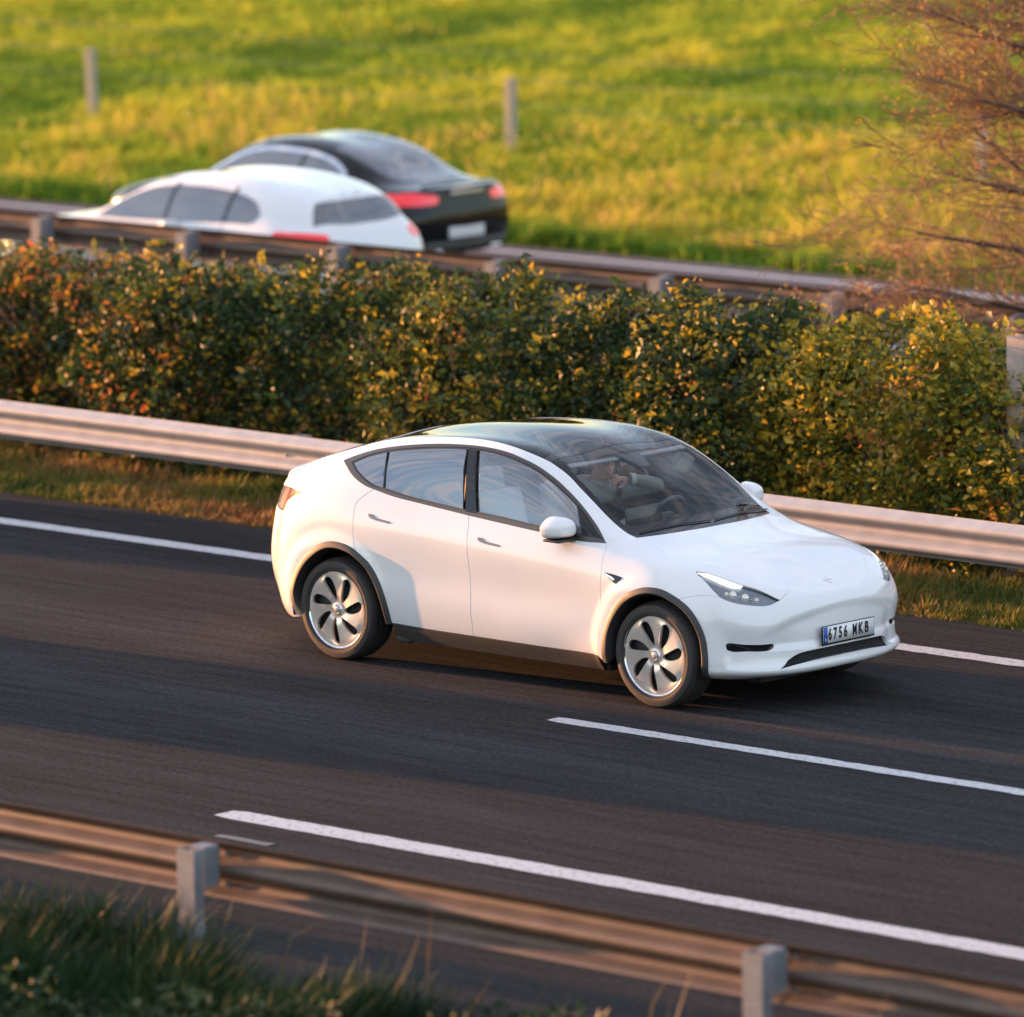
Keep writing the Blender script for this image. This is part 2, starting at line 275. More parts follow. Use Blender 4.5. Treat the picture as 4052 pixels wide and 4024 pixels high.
class Surf:
    """half body as a smooth grid G[v,u] on the +y side; panels are cut from it"""
    def __init__(s, G):
        s.G = G; s.nv, s.nu, _ = G.shape
        s.hu = np.linalg.norm(np.diff(G, axis=1), axis=2).sum(1).max()/s.nu
        s.hv = np.linalg.norm(np.diff(G, axis=0), axis=2).sum(0).max()/s.nv
        du = np.gradient(G, axis=1); dv = np.gradient(G, axis=0)
        du[:, 0, 0] = 0; du[:, -1, 0] = 0; du[:, 0, 2] = 0; du[:, -1, 2] = 0
        dv[-1, :, 0] = 0; dv[-1, :, 2] = 0
        N = np.cross(du, dv); L = np.linalg.norm(N, axis=2, keepdims=True); N = N/np.maximum(L, 1e-12)
        if N[s.nv//4, s.nu//2, 1] < 0: N = -N
        s.N = N
        v = [Vector(p) for p in G.reshape(-1, 3)]
        s.f = [(i*s.nu+j, i*s.nu+j+1, (i+1)*s.nu+j+1, (i+1)*s.nu+j) for i in range(s.nv-1) for j in range(s.nu-1)]
        s.bvh = BVHTree.FromPolygons(v, s.f)
    def at(s, ab, what='G'):
        """catmull-rom (position) or bilinear (normal) sample at (a,b) = metric grid coordinates"""
        A = getattr(s, what); j = np.clip(ab[:, 0]/s.hu, 0, s.nu-1.0001); i = np.clip(ab[:, 1]/s.hv, 0, s.nv-1.0001)
        j0 = j.astype(int); i0 = i.astype(int); fj = (j-j0)[:, None]; fi = (i-i0)[:, None]
        if what == 'N':
            r = (A[i0, j0]*(1-fj)+A[i0, j0+1]*fj)*(1-fi)+(A[i0+1, j0]*(1-fj)+A[i0+1, j0+1]*fj)*fi
            return r/np.linalg.norm(r, axis=1, keepdims=True)
        def w(t): return (-.5*t+t*t-.5*t**3, 1-2.5*t*t+1.5*t**3, .5*t+2*t*t-1.5*t**3, -.5*t*t+.5*t**3)
        wj, wi = w(fj), w(fi); r = 0
        for a in range(4):
            ia = i0+a-1; lo_i = ia < 0; hi_i = ia > s.nv-1; ic = np.clip(ia, 0, s.nv-1)
            for b in range(4):
                jb = j0+b-1; jc = np.clip(jb, 0, s.nu-1); q = A[ic, jc].copy()
                m = lo_i; q[m] = 2*A[0, jc[m]]-A[1, jc[m]]
                m = hi_i; q[m] = A[s.nv-2, jc[m]]*[1, -1, 1]
                m = jb < 0; q[m] = A[ic[m], 1]*[1, -1, 1]
                m = jb > s.nu-1; q[m] = A[ic[m], s.nu-2]*[1, -1, 1]
                r = r+wi[a]*wj[b]*q
        return r
    def find(s, P):
        """nearest surface coordinates of 3D points"""
        P = np.array(P, float).reshape(-1, 3); Q = np.zeros_like(P); ab = np.zeros((len(P), 2))
        for n, p in enumerate(P):
            loc, nn, k, d = s.bvh.find_nearest(Vector((p[0], abs(p[1]), p[2]))); i, j = divmod(k, s.nu-1); ab[n] = ((j+.5)*s.hu, (i+.5)*s.hv); Q[n] = loc
        for _ in range(4):
            e = 1e-3; g0 = s.at(ab); ga = (s.at(ab+[e, 0])-g0)/e; gb = (s.at(ab+[0, e])-g0)/e; r = Q-g0
            aa, bb, cc = (ga*ga).sum(1), (ga*gb).sum(1), (gb*gb).sum(1); ra, rb = (ga*r).sum(1), (gb*r).sum(1); det = np.maximum(aa*cc-bb*bb, 1e-6*(aa+cc)**2+1e-9)
            st = np.stack([(cc*ra-bb*rb)/det, (aa*rb-bb*ra)/det], 1); ab = ab+np.clip(st, -.02, .02)
            ab[:, 0] = np.clip(ab[:, 0], 0, (s.nu-1)*s.hu); ab[:, 1] = np.clip(ab[:, 1], 0, (s.nv-1)*s.hv)
        return ab
def cr_curve(P, step=.016, closed=False):
    """smooth curve through points, resampled"""
    P = np.array(P, float)
    if len(P) == 2: 
        n = max(1, int(np.linalg.norm(P[1]-P[0])/step)); t = np.linspace(0, 1, n+1)[:, None]; return P[0]*(1-t)+P[1]*t
    if closed: Q = np.concatenate([P[-1:], P, P[:2]])
    else: Q = np.concatenate([2*P[:1]-P[1:2], P, 2*P[-1:]-P[-2:-1]])
    out = []
    for i in range(1, len(Q)-2):
        p0, p1, p2, p3 = Q[i-1:i+3]; L = np.linalg.norm(p2-p1); n = max(1, int(round(L/step)))
        d0, d1, d2 = [max(np.linalg.norm(a), 1e-6)**.5 for a in (p1-p0, p2-p1, p3-p2)]
        m1 = (p1-p0)/d0-(p2-p0)/(d0+d1)+(p2-p1)/d1; m2 = (p2-p1)/d1-(p3-p1)/(d1+d2)+(p3-p2)/d2
        m1 *= d1; m2 *= d1
        for k in range(n):
            t = k/n; out.append((2*t**3-3*t*t+1)*p1+(t**3-2*t*t+t)*m1+(-2*t**3+3*t*t)*p2+(t**3-t*t)*m2)
    if not closed: out.append(P[-1])
    return np.array(out)
def loop(*segs, step=.016):
    """closed outline; segs meet at corners. One seg starting with 'O' is a closed smooth loop"""
    if isinstance(segs[0], str): return cr_curve(segs[1], step, True)
    out = []
    for i, sg in enumerate(segs):
        c = cr_curve(sg, step)
        if i and np.linalg.norm(c[0]-out[-1]) < .012: c = c[1:]
        out += list(c)
    if np.linalg.norm(out[0]-out[-1]) < .012: out = out[:-1]
    return np.array(out)
def inside(poly, pts):
    x, y = pts[:, 0], pts[:, 1]; r = np.zeros(len(pts), bool); n = len(poly)
    for i in range(n):
        x0, y0 = poly[i]; x1, y1 = poly[(i+1) % n]
        if y0 == y1: continue
        m = ((y0 > y) != (y1 > y)) & (x < (x1-x0)*(y-y0)/(y1-y0)+x0); r ^= m
    return r
def shrink(poly, d, hold=None):
    """move a polygon's outline inward by d"""
    n = len(poly); a = np.roll(poly, 1, 0); b = np.roll(poly, -1, 0)
    area = .5*np.sum(poly[:, 0]*b[:, 1]-b[:, 0]*poly[:, 1]); sg = 1 if area > 0 else -1
    def nrm(e): e = e/np.maximum(np.linalg.norm(e, axis=1, keepdims=True), 1e-9); return np.stack([-e[:, 1], e[:, 0]], 1)*sg
    n1, n2 = nrm(poly-a), nrm(b-poly); m = n1+n2; L = np.linalg.norm(m, axis=1, keepdims=True); m = m/np.maximum(L, .4); k = d/np.maximum((m*n1).sum(1, keepdims=True)/np.maximum(np.linalg.norm(m, axis=1, keepdims=True),1e-6), .5)
    q = poly+m*k
    if hold is not None: q[hold] = poly[hold]
    return q
def cdt(outer, holes, lattice):
    pts = [tuple(p) for p in outer]; n = len(pts); edges = [(i, (i+1) % n) for i in range(n)]
    for h in holes:
        o = len(pts); pts += [tuple(p) for p in h]; edges += [(o+i, o+(i+1) % len(h)) for i in range(len(h))]
    pts += [tuple(p) for p in lattice]
    V, E, F, *_ = delaunay_2d_cdt([Vector(p) for p in pts], edges, [], 0, 1e-6)
    V = np.array([tuple(v) for v in V]); F = np.array([f for f in F if len(f) == 3])
    c = V[F].mean(1); k = inside(outer, c)
    for h in holes: k &= ~inside(h, c)
    a, b, d = V[F[:, 0]], V[F[:, 1]], V[F[:, 2]]; ar = (b[:, 0]-a[:, 0])*(d[:, 1]-a[:, 1])-(b[:, 1]-a[:, 1])*(d[:, 0]-a[:, 0])
    return V, F[k & (abs(ar) > 1e-9)]
def far_from(pts, poly, d):
    if len(pts) == 0: return pts
    m = np.full(len(pts), 1e9)
    for i in range(0, len(poly), 1): m = np.minimum(m, ((pts-poly[i])**2).sum(1))
    return pts[m > d*d]
def panel(S, name, outline, mat, parent, side=-1, holes=(), off=0., depth=.014, gap=.003, step=.032, mirror=False, back=False, hole_depth=None):
    """a body panel cut out of surface S inside a closed outline of 3D points; edges are folded inwards"""
    oab = S.find(outline); hold = None
    if mirror: hold = (np.abs(outline[:, 1]) < .004)
    if gap: oab = shrink(oab, gap, hold)
    if mirror: oab[hold] = S.find(outline[hold]*[1, 0, 1])
    hab = [shrink(S.find(h), -gap) for h in holes]
    lo, hi = oab.min(0), oab.max(0)
    ga, gb = np.meshgrid(np.arange(lo[0]+step/2, hi[0], step), np.arange(lo[1]+step/2, hi[1], step)); ga = ga+((np.arange(ga.shape[0]) % 2)*step/2)[:, None]
    L = np.stack([ga.ravel(), gb.ravel()], 1); L = L[inside(oab, L)]
    for h in hab: L = L[~inside(h, L)]
    L = far_from(L, oab, step*.55)
    for h in hab: L = far_from(L, h, step*.55)
    V2, F = cdt(oab, hab, L)
    used = np.unique(F); mp = -np.ones(len(V2), int); mp[used] = np.arange(len(used)); V2 = V2[used]; F = mp[F]
    P = S.at(V2); N = S.at(V2, 'N')
    if mirror:
        c = np.abs(P[:, 1]) < 1e-5
        N[c, 1] = 0; N /= np.linalg.norm(N, axis=1, keepdims=True)
    P = P+N*off
    # winding
    fn = np.cross(P[F[:, 1]]-P[F[:, 0]], P[F[:, 2]]-P[F[:, 0]]); fl = (fn*N[F[:, 0]]).sum(1) < 0; F[fl] = F[fl][:, ::-1]
    verts = [P]; nors = [N]; faces = [F]
    ed = {}
    for a, b, c in F:
        for e in ((a, b), (b, c), (c, a)): ed[e] = ed.get(e, 0)+1
    bd = [e for e in ed if (e[1], e[0]) not in ed]
    if mirror: bd = [e for e in bd if not (abs(P[e[0], 1]) < 1e-4 and abs(P[e[1], 1]) < 1e-4)]
    quads = []
    if depth and bd:
        ids = sorted({i for e in bd for i in e}); loc = {i: k for k, i in enumerate(ids)}; n0 = len(P); m = len(ids)
        out = np.zeros((m, 3))
        for a, b in bd:
            t = np.cross(P[b]-P[a], N[a]); t /= max(np.linalg.norm(t), 1e-9); out[loc[a]] += t; out[loc[b]] += t
        out /= np.maximum(np.linalg.norm(out, axis=1, keepdims=True), 1e-9)
        B = P[ids]; NB = N[ids]; r = min(.0018, depth/3)
        ring1 = B-NB*r+out*r*.8; ring2 = B-NB*depth+out*r*.8
        nn1 = out*.9+NB*.35; nn1 /= np.linalg.norm(nn1, axis=1, keepdims=True)
        verts += [ring1, ring2]; nors += [nn1, out]
        for a, b in bd:
            la, lb = loc[a], loc[b]
            quads += [(b, a, n0+la, n0+lb), (n0+lb, n0+la, n0+m+la, n0+m+lb)]
    V = np.concatenate(verts); Nn = np.concatenate(nors); FF = [tuple(f) for f in F]+quads
    if back:
        n0 = len(V); V = np.concatenate([V, P-N*depth]); Nn = np.concatenate([Nn, -N]); FF += [tuple(n0+i for i in f[::-1]) for f in F]
    def flip(V, Nn, FF):
        return V*[1, -1, 1], Nn*[1, -1, 1], [f[::-1] for f in FF]
    if mirror:
        V2_, N2_, F2_ = flip(V, Nn, FF); n0 = len(V); V = np.concatenate([V, V2_]); Nn = np.concatenate([Nn, N2_]); FF = FF+[tuple(i+n0 for i in f) for f in F2_]
    elif side < 0: V, Nn, FF = flip(V, Nn, FF)
    return mesh(name, V, FF, mat, parent, True, Nn)
def ribbon(S, name, curve, prof, mat, parent, side=-1, closed=False, centre=None):
    """sweep a profile [(inward tangent offset, normal offset)] along a curve lying on S; inward = towards centre"""
    ab = S.find(curve); P = S.at(ab); N = S.at(ab, 'N'); n = len(P)
    T = np.gradient(P, axis=0); T /= np.linalg.norm(T, axis=1, keepdims=True); B = np.cross(N, T); B /= np.linalg.norm(B, axis=1, keepdims=True)
    if centre is not None:
        s_ = ((np.array(centre)-P)*B).sum(1) < 0; B[s_] *= -1
    k = len(prof); V = np.stack([P+B*a+N*b for a, b in prof], 1).reshape(-1, 3)
    if side < 0: V = V*[1, -1, 1]
    F = [(i*k+j, (i+1)*k+j, (i+1)*k+j+1, i*k+j+1) for i in range(n-1) for j in range(k-1)]
    o = mesh(name, V, F, mat, parent, True); o.data.set_sharp_from_angle(angle=R(40))
    return o
# ------------------------------------------------------------------ the white electric crossover
CV = dict(
 dlo_bot=[(2.401,.856,1.039),(2.217,.881,1.037),(1.870,.884,1.061),(1.528,.883,1.086),(1.194,.882,1.112)],
 dlo_bot2=[(1.194,.882,1.112),(.973,.881,1.131),(.740,.881,1.152),(.506,.881,1.174),(.311,.875,1.205)],
 dlo_bot3=[(.311,.875,1.205),(.236,.871,1.219),(.124,.853,1.255),(.021,.819,1.302),(-.083,.760,1.354)],
 dlo_top=[(-.083,.760,1.354),(-.006,.739,1.386),(.075,.724,1.415),(.205,.709,1.452),(.341,.702,1.480),(.455,.696,1.498),(.624,.688,1.520),(.794,.682,1.537),(.966,.679,1.546),(1.081,.678,1.549),(1.258,.681,1.544),(1.399,.688,1.528),(1.5,.696,1.508),(1.660,.709,1.470),(1.846,.728,1.398),(1.974,.745,1.334),(2.105,.766,1.258),(2.215,.790,1.184),(2.305,.816,1.120),(2.373,.843,1.063),(2.401,.856,1.039)],
 in_bot=[(2.366,.848,1.060),(2.193,.866,1.071),(1.861,.874,1.088),(1.520,.874,1.113),(1.280,.875,1.127),(1.137,.876,1.133),(.852,.876,1.155),(.618,.876,1.178),(.408,.871,1.209),(.305,.868,1.221),(.195,.852,1.257),(.097,.823,1.301),(.014,.779,1.351)],
 in_top=[(.014,.779,1.351),(.103,.753,1.393),(.227,.733,1.434),(.361,.724,1.463),(.475,.718,1.481),(.644,.710,1.504),(.814,.704,1.521),(1.030,.698,1.534),(1.157,.697,1.534),(1.275,.700,1.528),(1.416,.706,1.511),(1.491,.711,1.497),(1.672,.722,1.451),(1.859,.742,1.377),(1.988,.760,1.311),(2.120,.783,1.233),(2.219,.807,1.166),(2.307,.832,1.101),(2.366,.848,1.060)],
 b_line=[(1.194,.882,1.112),(1.228,.935,1.0),(1.243,.957,.918),(1.255,.954,.782),(1.261,.944,.627),(1.264,.950,.473),(1.266,.948,.396),(1.262,.930,.298)],
 rd_rear=[(.311,.875,1.205),(.248,.897,1.163),(.186,.924,1.099),(.186,.949,1.020),(.190,.962,.935),(.199,.968,.858),(.224,.979,.788)],
 arch_r1=[(.224,.979,.788),(.139,.977,.815),(.018,.975,.826),(-.090,.976,.806),(-.209,.979,.739),(-.313,.974,.646)],
 arch_r2=[(-.313,.974,.646),(-.385,.961,.54),(-.422,.954,.44),(-.405,.943,.34),(-.336,.921,.268)],
 arch_r0=[(.514,.939,.305),(.505,.95,.39),(.484,.964,.488),(.436,.969,.596),(.349,.975,.709),(.224,.979,.788)],
 sill_r=[(1.262,.930,.298),(.887,.929,.299),(.514,.939,.305)],
 sill_f=[(2.408,.949,.298),(2.010,.925,.296),(1.672,.929,.297),(1.262,.930,.298)],
 fd_front=[(2.401,.856,1.039),(2.418,.866,1.024),(2.427,.892,.990),(2.428,.916,.955),(2.446,.954,.870),(2.445,.965,.795),(2.433,.963,.566),(2.427,.969,.397),(2.408,.949,.298)],
 arch_f1=[(2.446,.938,.268),(2.456,.968,.358),(2.473,.970,.470),(2.533,.973,.595),(2.639,.984,.713),(2.760,.982,.781),(2.861,.972,.807),(2.982,.959,.802),(3.086,.954,.768),(3.120,.953,.753)],
 arch_f2=[(3.120,.953,.753),(3.204,.952,.706),(3.274,.946,.629),(3.320,.932,.532),(3.340,.925,.417),(3.328,.885,.32),(3.298,.853,.239)],
 seam=[(3.120,.953,.753),(3.189,.922,.773),(3.256,.887,.782),(3.343,.848,.781),(3.374,.834,.775)],
 hl_bot_r=[(3.136,.800,.919),(3.175,.817,.893),(3.236,.825,.863),(3.310,.835,.818),(3.374,.834,.775)],
 hl_bot_f=[(3.374,.834,.775),(3.421,.814,.754),(3.474,.775,.736),(3.525,.721,.724),(3.575,.654,.716),(3.600,.607,.719),(3.623,.529,.744)],
 hl_top=[(3.136,.800,.919),(3.207,.765,.917),(3.297,.743,.895),(3.381,.716,.868),(3.448,.680,.843),(3.518,.624,.814),(3.569,.582,.783),(3.605,.549,.757),(3.623,.529,.744)],
 hood_s=[(2.518,.680,1.065),(2.694,.690,1.020),(2.886,.700,.985),(3.0,.698,.968),(3.128,.682,.950),(3.30,.640,.908),(3.42,.566,.868),(3.523,.470,.832),(3.60,.395,.795)],
 hood_f=[(3.60,.395,.795),(3.635,.345,.780),(3.662,.27,.768),(3.683,.13,.758),(3.688,0,.757)],
 cowl=[(2.518,.680,1.065),(2.604,.449,1.074),(2.648,.22,1.079),(2.657,0,1.081)],
 a_seam=[(2.401,.856,1.039),(2.41,.84,1.055),(2.453,.807,1.064),(2.471,.765,1.071),(2.485,.72,1.075),(2.518,.680,1.065)],
 ws_side=[(1.738,.652,1.492),(1.907,.668,1.424),(2.037,.689,1.350),(2.158,.699,1.273),(2.272,.703,1.196),(2.379,.698,1.126),(2.458,.690,1.086),(2.518,.680,1.065)],
 roof_ws=[(1.738,.652,1.492),(1.742,.485,1.515),(1.745,.2,1.537),(1.745,0,1.54)],
 roof_side=[(1.738,.652,1.492),(1.548,.645,1.538),(1.344,.624,1.568),(1.162,.601,1.579),(.897,.585,1.579),(.6,.585,1.56),(.3,.587,1.52),(.101,.587,1.479)],
 tail_cut=[(.101,.587,1.479),(.15,.65,1.468),(.195,.711,1.449)],
 gate_seam=[(-.083,.760,1.354),(-.2,.735,1.31),(-.36,.71,1.255),(-.55,.67,1.20),(-.70,.62,1.14),(-.775,.585,1.085)],
 lamp_top=[(-.36,.885,1.115),(-.50,.80,1.115),(-.64,.70,1.105),(-.775,.60,1.085)],
 lamp_bot=[(-.36,.885,1.115),(-.50,.83,1.05),(-.62,.775,.98),(-.70,.735,.945)],
 lamp_in=[(-.775,.60,1.085),(-.85,.50,1.06),(-.90,.38,1.04),(-.925,.36,.99),(-.88,.50,.955),(-.80,.65,.935),(-.70,.735,.945)],
 rb_seam=[(-.70,.735,.945),(-.64,.80,.86),(-.55,.88,.79),(-.46,.945,.735),(-.313,.974,.646)],
)
X = lambda k: [tuple(p) for p in CV[k]]
rv = lambda k: CV[k][::-1]
def wheel(parent, x, y, side, front):
    w = empty('wheel', (x, y, .352), 0, parent)
    s = side
    W = 0.245/2
    # tyre: lathe about y; outer face at +W*s
    prof = [(.262, -W+.012), (.275, -W+.002), (.300, -W-.004), (.325, -W+.002), (.342, -W+.018), (.3515, -W+.045)]
    for g in (-.06, -.02, .02, .06): prof += [(.3525, g-.006), (.3445, g-.005), (.3445, g+.005), (.3525, g+.006)]
    prof += [(.3515, W-.045), (.342, W-.018), (.334, W-.006), (.3325, W-.003), (.325, W-.002), (.300, W+.004), (.283, W+.001), (.280, W-.004), (.275, W-.002), (.264, W-.010), (.250, W-.022)]
    t = MB().lathe(prof, 96, sy=s).build('tyre', rubber, w, angle=35)
    # alloy rim flange, barrel
    MB().lathe([(.250, W-.024), (.262, W-.006), (.266, W-.004), (.2665, W-.010), (.262, W-.016)], 96, sy=s).build('rim_flange', chrome, w, angle=50)
    MB().lathe([(.255, -W+.02), (.235, -W+.03), (.225, 0), (.240, W-.05), (.250, W-.022)], 64, sy=s).build('rim_barrel', alloy_dark, w, angle=50)
    MB().lathe([(0, -.02), (.165, -.02), (.165, .0), (.07, .0), (.07, .02), (0, .02)], 48, sy=s).build('brake_disc', M('brake_steel', (.25, .24, .23), .4, metal=1), w, angle=30)
    # turbine cover with seven swept slots
    n = 7; ph = R(-3)
    def pol(r, q): return (r*math.cos(q), r*math.sin(q))
    outer = [pol(.2585, 2*math.pi*i/140) for i in range(140)]
    holes = []
    sweep = lambda r: .30*(r-.06)/.19
    for k in range(n):
        q0 = ph+2*math.pi*k/n; L = []; Rr = []
        for r, hw in ((.062, .0), (.075, .14), (.10, .20), (.13, .215), (.165, .20), (.20, .17), (.225, .12), (.237, .03)):
            L.append(pol(r, q0+sweep(r)-hw)); Rr.append(pol(r, q0+sweep(r)+hw*1.05))
        c = cr_curve([(a, b, 0) for a, b in (L+Rr[1:][::-1])], .008, True)[:, :2]
        holes.append(c)
    lat = []
    for r in np.arange(.012, .255, .009):
        m = max(6, int(2*math.pi*r/.010)); lat += [pol(r, 2*math.pi*(i+.5*(int(r*1000) % 2))/m) for i in range(m)]
    lat = np.array(lat); outer = np.array(outer)
    for h in holes: lat = lat[~inside(h, lat)]; lat = far_from(lat, h, .004)
    lat = far_from(lat, outer, .004)
    V2, F = cdt(outer, holes, lat)
    r = np.hypot(V2[:, 0], V2[:, 1]); q = np.arctan2(V2[:, 1], V2[:, 0])
    fr = ((q-ph-.30*(r-.06)/.19)/(2*math.pi/n)) % 1.0            # 0 at a slot, 1 at the next
    saw = (fr-.5)*np.clip((r-.06)/.05, 0, 1)*np.clip((.245-r)/.03, 0, 1)
    h = W-.012+.004*np.cos(r/.26*math.pi/2)-.016*saw-.010*np.exp(-((r-.055)/.03)**2)+.012*np.clip(1-r/.045, 0, 1)**.3
    P = np.stack([V2[:, 0], h*s, V2[:, 1]], 1)
    fn = np.cross(P[F[:, 1]]-P[F[:, 0]], P[F[:, 2]]-P[F[:, 0]]); F[(fn[:, 1]*s) < 0] = F[(fn[:, 1]*s) < 0][:, ::-1]
    ed = {}
    for tr in F:
        for e in ((tr[0], tr[1]), (tr[1], tr[2]), (tr[2], tr[0])): ed[e] = 1
    bd = [e for e in ed if (e[1], e[0]) not in ed]; ids = sorted({i for e in bd for i in e}); lc = {i: len(P)+k for k, i in enumerate(ids)}
    V = np.concatenate([P, P[ids]-np.array([0, .02*s, 0])]); FF = [tuple(f) for f in F]+[(b, a, lc[a], lc[b]) for a, b in bd]
    cv = mesh('wheel_cover', V, FF, alloy, w, True); cv.data.set_sharp_from_angle(angle=R(35))
    MB().lathe([(.236, W-.065), (.0, W-.055)], 64, sy=s).build('slot_backing', alloy_dark, w)
    MB().lathe([(.034, W-.016), (.034, W-.004), (.031, W-.001), (.026, W-.003), (0, W-.003)], 40, sy=s).build('hub_cap', M('hub_cap_grey', (.22, .23, .24), .3, metal=.6), w, angle=30)
    MB().lathe([(.021, W-.002), (.021, W+.0), (.016, W+.0), (.016, W-.002)], 32, sy=s).build('hub_ring', chrome, w, angle=30)
    return w
def build_white_car():
    car = empty('parked_car' if False else 'crossover_car')
    tag(car, 'sharp white crossover car with dark glass roof driving in the lane beside the median barrier', 'car')
    S = Surf(body_grid())
    for sd in (-1, 1):
        def P(name, ol, mat, par=car, **k): return panel(S, name, ol, mat, par, side=sd, **k)
        fd = P('front_door', loop(X('fd_front'), X('sill_f'), rv('b_line'), rv('dlo_bot')), paint_white)
        rd = P('rear_door', loop(X('b_line'), X('sill_r'), X('arch_r0'), rv('rd_rear'), rv('dlo_bot2')), paint_white)
        P('front_fender', loop(X('fd_front'), [(2.408,.949,.298),(2.446,.938,.268)], X('arch_f1'), X('seam'), rv('hl_bot_r'), X('hl_top'), [(3.623,.529,.744),(3.60,.395,.795)], rv('hood_s'), rv('a_seam')), paint_white)
        P('rear_quarter_panel', loop(X('rd_rear'), X('arch_r1'), rv('rb_seam'), rv('lamp_bot'), X('lamp_top'), rv('gate_seam'), rv('dlo_bot3')), paint_white)
        P('roof_rail', loop(X('a_seam'), rv('ws_side'), X('roof_side'), X('tail_cut'), CV['dlo_top'][3:]), paint_white)
        # window surround: a ring of black trim, then the panes
        inner = loop(X('in_bot'), X('in_top')); outer = loop(X('dlo_bot'), CV['dlo_bot2']+CV['dlo_bot3'][1:], X('dlo_top'))
        P('window_trim', outer, trim_bright, holes=[inner], off=.002, gap=.001, step=.05)
        P('window_seal', loop(*[list(map(tuple, shrink_ring))for shrink_ring in ring_halves(S, inner, .0)]), trim_black, holes=[S_in(S, inner, .012)], off=-.002, gap=0, step=.05, depth=.01)
        def cut(x0b, x0t, x1b, x1t):
            """part of the inner opening between two slanted lines given by x at the bottom and top"""
            q = []
            for p in inner:
                q.append(p)
            q = np.array(q); 
            def xl(b, t, z): return b+(t-b)*(z-1.13)/(1.53-1.13)
            a = S.find(q); poly = list(map(tuple, a))
            ts = [(S.find([(b, .876, 1.10)])[0], S.find([(t, .69, 1.56)])[0]) for b, t in ((x0b, x0t), (x1b, x1t)) if b is not None]
            return q, poly
        # panes are bounded by the opening's own curves
        def seg(curve, xa, xb):
            c = cr_curve(CV[curve], .016); m = (c[:, 0] >= min(xa, xb)-1e-6) & (c[:, 0] <= max(xa, xb)+1e-6); c = c[m]
            return c if (c[0, 0]-c[-1, 0])*(xa-xb) >= 0 else c[::-1]
        def pane(name, xb0, xt0, xb1, xt1, mat, par, **k):
            """between rear line (bottom xb0, top xt0) and front line (xb1, xt1)"""
            top = seg('in_top', xt0, xt1 if xt1 is not None else 2.366); bot = seg('in_bot', xb1 if xb1 is not None else 2.366, xb0)
            if xb0 < .02: top = seg('in_top', .0, xt1); bot = seg('in_bot', xb1, .0)
            o = list(top)+list(bot); return P(name, np.array(o), mat, par, **k)
        pane('quarter_window', 0, 0, .405, .315, win_rear, car, off=-.004, gap=.004, depth=.004)
        pane('door_window', .405, .315, 1.138, 1.029, win_rear, rd, off=-.004, gap=.004, depth=.004)
        pane('pillar_cover', 1.138, 1.029, 1.278, 1.126, gloss_black, fd, off=-.001, gap=.003, depth=.012)
        pane('door_window', 1.278, 1.126, 2.195, 2.081, win_front, fd, off=-.004, gap=.004, depth=.004)
        pane('mirror_sail', 2.195, 2.081, None, None, gloss_black, fd, off=-.001, gap=.004, depth=.012)
        # door handles sunk flush into the doors
        for dr, pts in ((rd, [(.318,.940,1.045),(.366,.939,1.042),(.385,.943,1.030),(.405,.945,1.020),(.528,.946,1.009),(.530,.948,.999),(.520,.949,.997),(.400,.949,1.007),(.340,.946,1.018),(.322,.944,1.030)]), (fd, [(1.328,.940,.982),(1.374,.939,.980),(1.393,.943,.969),(1.413,.945,.960),(1.532,.947,.951),(1.534,.949,.941),(1.524,.949,.939),(1.405,.949,.947),(1.348,.946,.957),(1.330,.944,.969)])):
            P('door_handle', np.array(pts), M('grey_handle', (.16, .165, .175), .3, metal=.6), dr, off=.003, gap=0, depth=.01, step=.02)
        P('side_camera', np.array([(2.474,.957,.866),(2.54,.957,.860),(2.627,.960,.848),(2.632,.962,.838),(2.612,.965,.824),(2.585,.970,.803),(2.565,.968,.808),(2.52,.964,.835)]), gloss_black, off=.004, gap=0, depth=.01, step=.02)
        P('camera_blade', np.array([(2.478,.957,.864),(2.555,.962,.840),(2.575,.963,.826),(2.558,.963,.822),(2.50,.960,.848)]), chrome, off=.006, gap=0, depth=.004, step=.02)
        # headlamp: bowl, bright day light, projectors, clear cover
        ho = loop(X('hl_top'), rv('hl_bot_f')[0:], rv('hl_bot_r')[0:])
        hl = P('headlight', ho, M('lamp_bowl', (.24, .27, .30), .25, metal=.6), off=-.022, gap=.004, depth=0)
        P('lens', ho, lens_m, hl, off=.001, gap=.003, depth=.03)
        P('daytime_light', np.array([(3.150,.801,.912),(3.210,.769,.911),(3.297,.748,.889),(3.378,.722,.862),(3.440,.689,.838),(3.440,.708,.827),(3.400,.748,.828),(3.328,.779,.855),(3.231,.794,.889)]), M('white_led', (.9, .9, .9), .3, emit=(1, .97, .92), es=.32), hl, off=-.004, gap=0, depth=.006, step=.02)
        for (x, y, z, r_) in ((3.425, .765, .785, .027), (3.485, .715, .768, .027), (3.39, .79, .79, .016), (3.535, .66, .75, .02)):
            bm = bmesh.new(); bmesh.ops.create_icosphere(bm, subdivisions=3, radius=r_)
            me = bpy.data.meshes.new('projector'); bm.to_mesh(me); bm.free(); me.polygons.foreach_set('use_smooth', [True]*len(me.polygons))
            link('projector', me, M('projector_glass', (.55, .56, .55), .08, metal=.7, emit=(1, .95, .85), es=.03), hl, (x-.004, y*sd-.004*sd, z))
        for (x, y, z, a_) in ((3.452, .742, .782, 20), (3.51, .69, .765, -15), (3.40, .80, .768, 35)): MB().box((x-.012, (y-.01)*sd, z-.012), (.035, .02, .012), Matrix.Rotation(R(a_), 3, 'Z').to_euler(), bev=.003).build('lamp_facet', chrome, hl)
        # tail lamp
        to = loop(X('lamp_top'), X('lamp_in'), rv('lamp_bot'))
        tl = P('tail_light', to, red_lens, off=-.02, gap=.003, depth=0)
